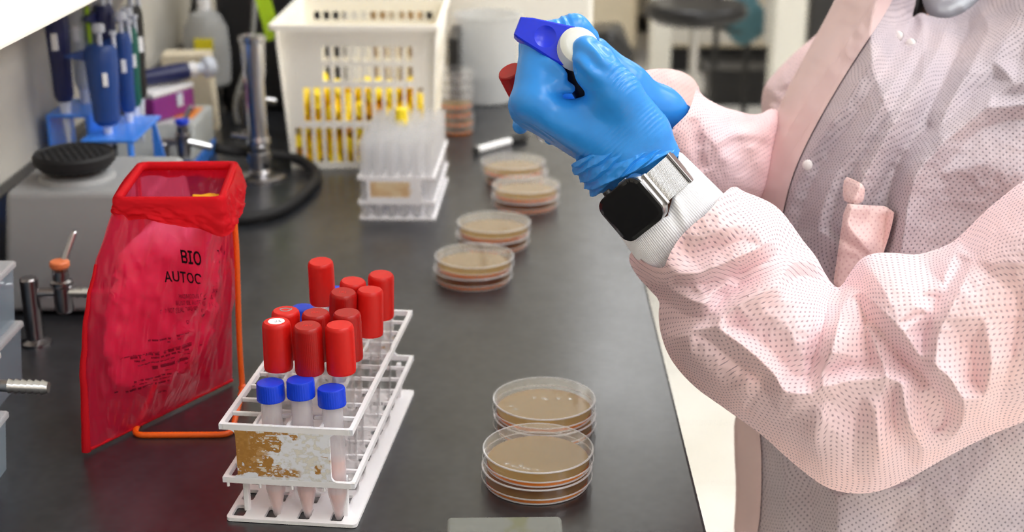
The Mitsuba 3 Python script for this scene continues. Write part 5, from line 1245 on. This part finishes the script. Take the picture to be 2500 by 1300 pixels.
for dy in (-.078, .078): Fb.bone(headc + [.01, dy, .03], headc + [.012, dy, 0], .012, .009, .006)
elbL, wrL, elbR, wrR = J(2130, 1010, -25), J(1590, 468, -9), pix(1925, 420, 1.56), pix(1730, 380, 1.34)
Fb.chain([chest + [0, -.08, .03], shL, pix(2530, 700, 1.15), elbL, J(1700, 590, -14)], [.06, .040, .038, .036, .028], .02); Fb.chain([J(1700, 590, -14), wrL, J(1520, 385, -8)], [.028, .024, .023], .006)
Fb.chain([chest + [0, .12, .03], shR, elbR, wrR, pix(1640, 300, 1.25)], [.06, .042, .026, .020, .016], .012)
body = Fb.mesh(6)
add(PER + '__body', body, 'skin', True); part_label(PER + '__body', 'skin, bare at the wrist between glove and watch')
hm = trimesh.creation.icosphere(4, 1.0); hv = hm.vertices; hm.vertices = hv * [.112, .094, .125] * (1 + .05 * meshkit.fbm(hv * 3, 3, 2))[:, None]; keep = ~((hv[:, 0] < -.35) & (hv[:, 2] < .45))
hm.update_faces(keep[hm.faces].all(1)); hm.vertices += headc + [.012, 0, .04]; add(PER + '__hair', hm, 'hair_black', True)
for dy in (-.03, .03): add(PER + '__eye', trimesh.creation.icosphere(2, .011).apply_translation(headc + [-.083, dy, .032]), 'paper_white', True)
add(PER + '__mouth', hullpts([headc + [-.094, -.022, -.048], headc + [-.094, .022, -.048], headc + [-.098, 0, -.044]], .004), 'tan_card', True)
for dy in (-.085, .085):
    kx, ky = hipc[0], hipc[1] + dy
    add(PER + '__trouser_leg', tube([(kx, ky, hipc[2] - .02), (kx + .005, ky, .62), (kx + .012, ky, .46), (kx + .02, ky, .28), (kx + .03, ky, .10)], [.102, .085, .074, .066, .062], 24), 'trouser_navy', True)
    add(PER + '__shoe', hullpts([(kx + .07, ky - .02, .03), (kx + .07, ky + .02, .03), (kx - .13, ky - .025, .026), (kx - .13, ky + .025, .026), (kx + .05, ky, .075), (kx - .01, ky, .07)], .026), 'shoe_black', 40)

# --- knit cuff
NC, NT = 840, 46; phis = np.linspace(0, 2 * np.pi, NC, endpoint=False)
pcs = np.array([-125, -109, -60, -16, 30, 64, 100, 125]); tcs = np.array([100, 118, 136, 150, 118, 84, 66, 50])
Kv = np.zeros((NT, NC, 3))
for j in range(NT):
    s = j / (NT - 1); c_, s_ = np.cos(phis), np.sin(phis)
    edge = np.where(s_ > 0, np.interp(c_ * 122, pcs, tcs), 100 - 40 * c_)
    tt = edge + (330 - edge) * s; Rp = 121 + 14 * np.clip((tt - 60) / 160, 0, 1); Rw = (.0340 + .004 * s) * (1 - .16 * np.clip((tt - 190) / 60, 0, 1)); Rp = Rp * (1 - .10 * np.clip((tt - 215) / 60, 0, 1))
    fold = 7 * np.exp(-(((c_ * 121 + (tt - 130) * .3) - 22) / 10) ** 2) * (s_ > 0) * np.exp(-((tt - 140) / 55) ** 2) - 5 * np.exp(-(((c_ * 121 + (tt - 130) * .3) - 2) / 10) ** 2) * (s_ > 0) * np.exp(-((tt - 150) / 50) ** 2)
    rib = 1 + .0045 * np.cos(phis * 140) + .006 * (s < .03)
    lipr = -.05 * max(0, 1 - j / 2.0) ** 2
    P_ = WC + arm_a * (tt * PXM)[:, None] + arm_p * ((Rp * c_ * (rib + lipr) - 4) * PXM)[:, None] + arm_w * ((Rw * s_ * (rib + lipr)) + fold * PXM)[:, None]
    Kv[j] = P_
i, j = np.meshgrid(np.arange(NT - 1), np.arange(NC), indexing='ij'); jn = (j + 1) % NC
qd = np.stack([i * NC + j, i * NC + jn, (i + 1) * NC + jn, (i + 1) * NC + j], -1).reshape(-1, 4)
add(PER + '__knit_cuff', trimesh.Trimesh(Kv.reshape(-1, 3), np.vstack([qd[:, [0, 1, 2]], qd[:, [0, 2, 3]]]), process=False), 'knit_white', True)
part_label(PER + '__knit_cuff', 'white ribbed knit cuff')

# --- watch
W = thing('smartwatch', 'dark square smartwatch on a metal mesh band worn over the wrist below the glove', 'watch')
ca, sa = math.cos(math.radians(40)), math.sin(math.radians(40))
wn = arm_w * ca - arm_p * sa; wb = arm_p * ca + arm_w * sa
wc = J(1545, 508, 24)
WF = frame(wc, wb, -arm_a, wn)
def slabr(hx, hy, rr, z0, z1, e):
    c = m3.CrossSection.square((2 * (hx - rr), 2 * (hy - rr)), True).offset(rr, m3.JoinType.Round, 2, 48)
    c2 = c.offset(-e, m3.JoinType.Round, 2, 48); P2 = []
    lay = [(c2, z0), (c.offset(-e * .3, m3.JoinType.Round, 2, 48), z0 + e * .3), (c, z0 + e), (c, z1 - e), (c.offset(-e * .3, m3.JoinType.Round, 2, 48), z1 - e * .3), (c2, z1)]
    P2 = np.vstack([np.c_[np.vstack(q.to_polygons()), np.full(sum(len(g) for g in q.to_polygons()), z)] for q, z in lay])
    return hullpts(P2)
add(W + '__case', X(slabr(.0238, .0208, .0098, -.0070, .0022, .0022), WF), 'watch_case', 30); part_label(W + '__case', 'polished steel case')
add(W + '__screen', X(slabr(.0234, .0204, .0096, .0012, .0050, .0030), WF), 'watch_glass', 30); part_label(W + '__screen', 'black glass screen')
add(W + '__crown', X(cyl((-.010, .0200, -.0015), (-.010, .0236, -.0015), .0035, 24, bevel=.0006), WF), 'black_plastic', 30)
add(W + '__side_button', X(box(.003, .012, .0202, .0216, -.003, -.0005, .0005), WF), 'watch_case', 30)
def mesh_band(p, n, uv):
    a, b = uv.x / .00115, uv.y / .0009
    row = dr.floor(b); f = a + .5 * (row - 2 * dr.floor(row / 2)); fa = f - dr.floor(f) - .5; fb = b - row - .5
    return smoothstep(.50, .22, dr.sqrt(dr.square(fa * .9 + fb * .35) + dr.square(fb * .9)))
def mesh_band_col(p, n, uv): return mix((.02, .02, .02), (.82, .79, .76), mesh_band(p, n, uv))
scene['mesh_band'] = {'type': 'twosided', 'b': {'type': 'principled', 'base_color': proc(mesh_band_col), 'roughness': .34, 'metallic': .75, 'specular': .5}}
c0 = wc - wn * .0285; ph0 = 0.0; NB = 90; bandv, buv = [], []
for i in range(NB):
    a = math.radians(36 + (360 - 72) * i / (NB - 1)); Rb, Rn = .0330, .0272
    q = c0 + wb * Rb * math.sin(a) + wn * Rn * math.cos(a); nn = wb * math.sin(a) / Rb + wn * math.cos(a) / Rn; nn /= np.linalg.norm(nn)
    for s, o in ((-.0135, 0), (.0135, 0), (.0135, .0013), (-.0135, .0013)):
        bandv.append(q + arm_a * s + nn * o); buv.append((math.radians(288) * i / NB * .030 + 1, s + 1))
i, j = np.meshgrid(np.arange(NB - 1), np.arange(4), indexing='ij'); jn = (j + 1) % 4
qd = np.stack([i * 4 + j, i * 4 + jn, (i + 1) * 4 + jn, (i + 1) * 4 + j], -1).reshape(-1, 4)
bm = trimesh.Trimesh(np.array(bandv), np.vstack([qd[:, [0, 1, 2]], qd[:, [0, 2, 3]]]), process=False)
add(W + '__band', bm, 'mesh_band', False, uv=np.array(buv)); part_label(W + '__band', 'silvery woven steel band')
for s in (1,):
    qa = WF @ [.0205, 0, -.004, 1]
    add(W + '__lug', X(box(.0210, .0262, -.0150, .0150, -.0062, -.0022, .0012), WF), 'watch_case', 30)
    add(W + '__lug', X(box(-.0262, -.0210, -.0150, .0150, -.0062, -.0022, .0012), WF), 'watch_case', 30)
an = math.radians(104); q = c0 + wb * .0335 * math.sin(an) + wn * .0277 * math.cos(an); nn = wb * math.sin(an) + wn * math.cos(an); nn /= np.linalg.norm(nn); tt = np.cross(arm_a, nn)
add(W + '__clasp', box(-.0145, .0145, -.005, .005, 0, .0022, .0006), 'watch_case', 30, frame(q + nn * .001, arm_a, np.cross(nn, arm_a), nn)); part_label(W + '__clasp', 'steel clasp end of the band')

# --- the blue device in the near fist
Dv = thing('hand_dispenser', 'blue angular plastic device with a white round button held in the gloved fist', 'lab tool')
def P2(px, py): return np.array([(px - 1340) * PXM, -(py - 110) * PXM])
DF = frame(J(1340, 110, 0), RT, UP, arm_w)
out = np.array([P2(*q) for q in ((1270, 52), (1300, 54), (1402, 76), (1452, 112), (1448, 160), (1414, 181), (1392, 179), (1345, 156), (1262, 103), (1254, 94))])
cs = m3.CrossSection([out[::-1]], m3.FillRule.NonZero).offset(-.0012, m3.JoinType.Round, 2, 24)
lay = [(cs.offset(.0002), .002), (cs.offset(.0012, m3.JoinType.Round, 2, 24), .004), (cs.offset(.0012, m3.JoinType.Round, 2, 24), .0195), (cs.offset(.0007, m3.JoinType.Round, 2, 24), .0208), (cs.offset(-.0002, m3.JoinType.Round, 2, 24), .0214)]
blk = m3.Manifold.hull_points(np.vstack([np.c_[np.vstack(c.to_polygons()), np.full(sum(len(g) for g in c.to_polygons()), z)] for c, z in lay]))
cc = P2(1330, 100); bowl = m3.Manifold.sphere(.016, 64).translate([cc[0], cc[1], .0214 + .0135])
scoop = m3.Manifold.cylinder(.1, .05, .05, 96).rotate([0, 90, -14]).translate([-.06, -.012, .0214 + .0493])
blk = (blk - bowl) - scoop
add(Dv + '__shell', X(tm(blk), DF), 'device_blue', 25); part_label(Dv + '__shell', 'bright blue wedge shaped shell')
ax = arm_w * .90 + RT * .25 + UP * .30; ax /= np.linalg.norm(ax); q0 = J(1407, 124, 16)
xx = np.cross(UP, ax); xx /= np.linalg.norm(xx)
add(Dv + '__button', lathe([(0, .0125), (.011, .0122), (.0138, .0112), (.0160, .009), (.0162, .006), (.0162, -.004), (0, -.004)], 56), 'button_white', 40, frame(q0, xx, np.cross(ax, xx), ax)); part_label(Dv + '__button', 'off white round button')
add(Dv + '__grip', tube([J(1405, 150, 4), J(1415, 190, 0), J(1440, 235, -4)], [.013, .012, .011], 20), 'black_plastic', True); part_label(Dv + '__grip', 'black grip added in the fist to darken the gap')  # guessed handle, added black so the shaded gap behind the thumb reads dark

# --- tube in the far hand
Tb = thing('screw_cap_tube', 'red capped tube held behind the near fist, only its cap and round end showing', 'test tube')
p, q = J(1336, 344, -100), J(1244, 172, -50); F = stand(p, q); Lh = np.linalg.norm(q - p)
add(Tb + '__glass', GLASS, None, M=F @ np.diag([.72, .72, (Lh - .012) / .122, 1])); add(Tb + '__cap', RIB_CAP, None, M=F @ mv(None, 0, 0, Lh - .024) @ np.diag([.95, .95, .6, 1]))
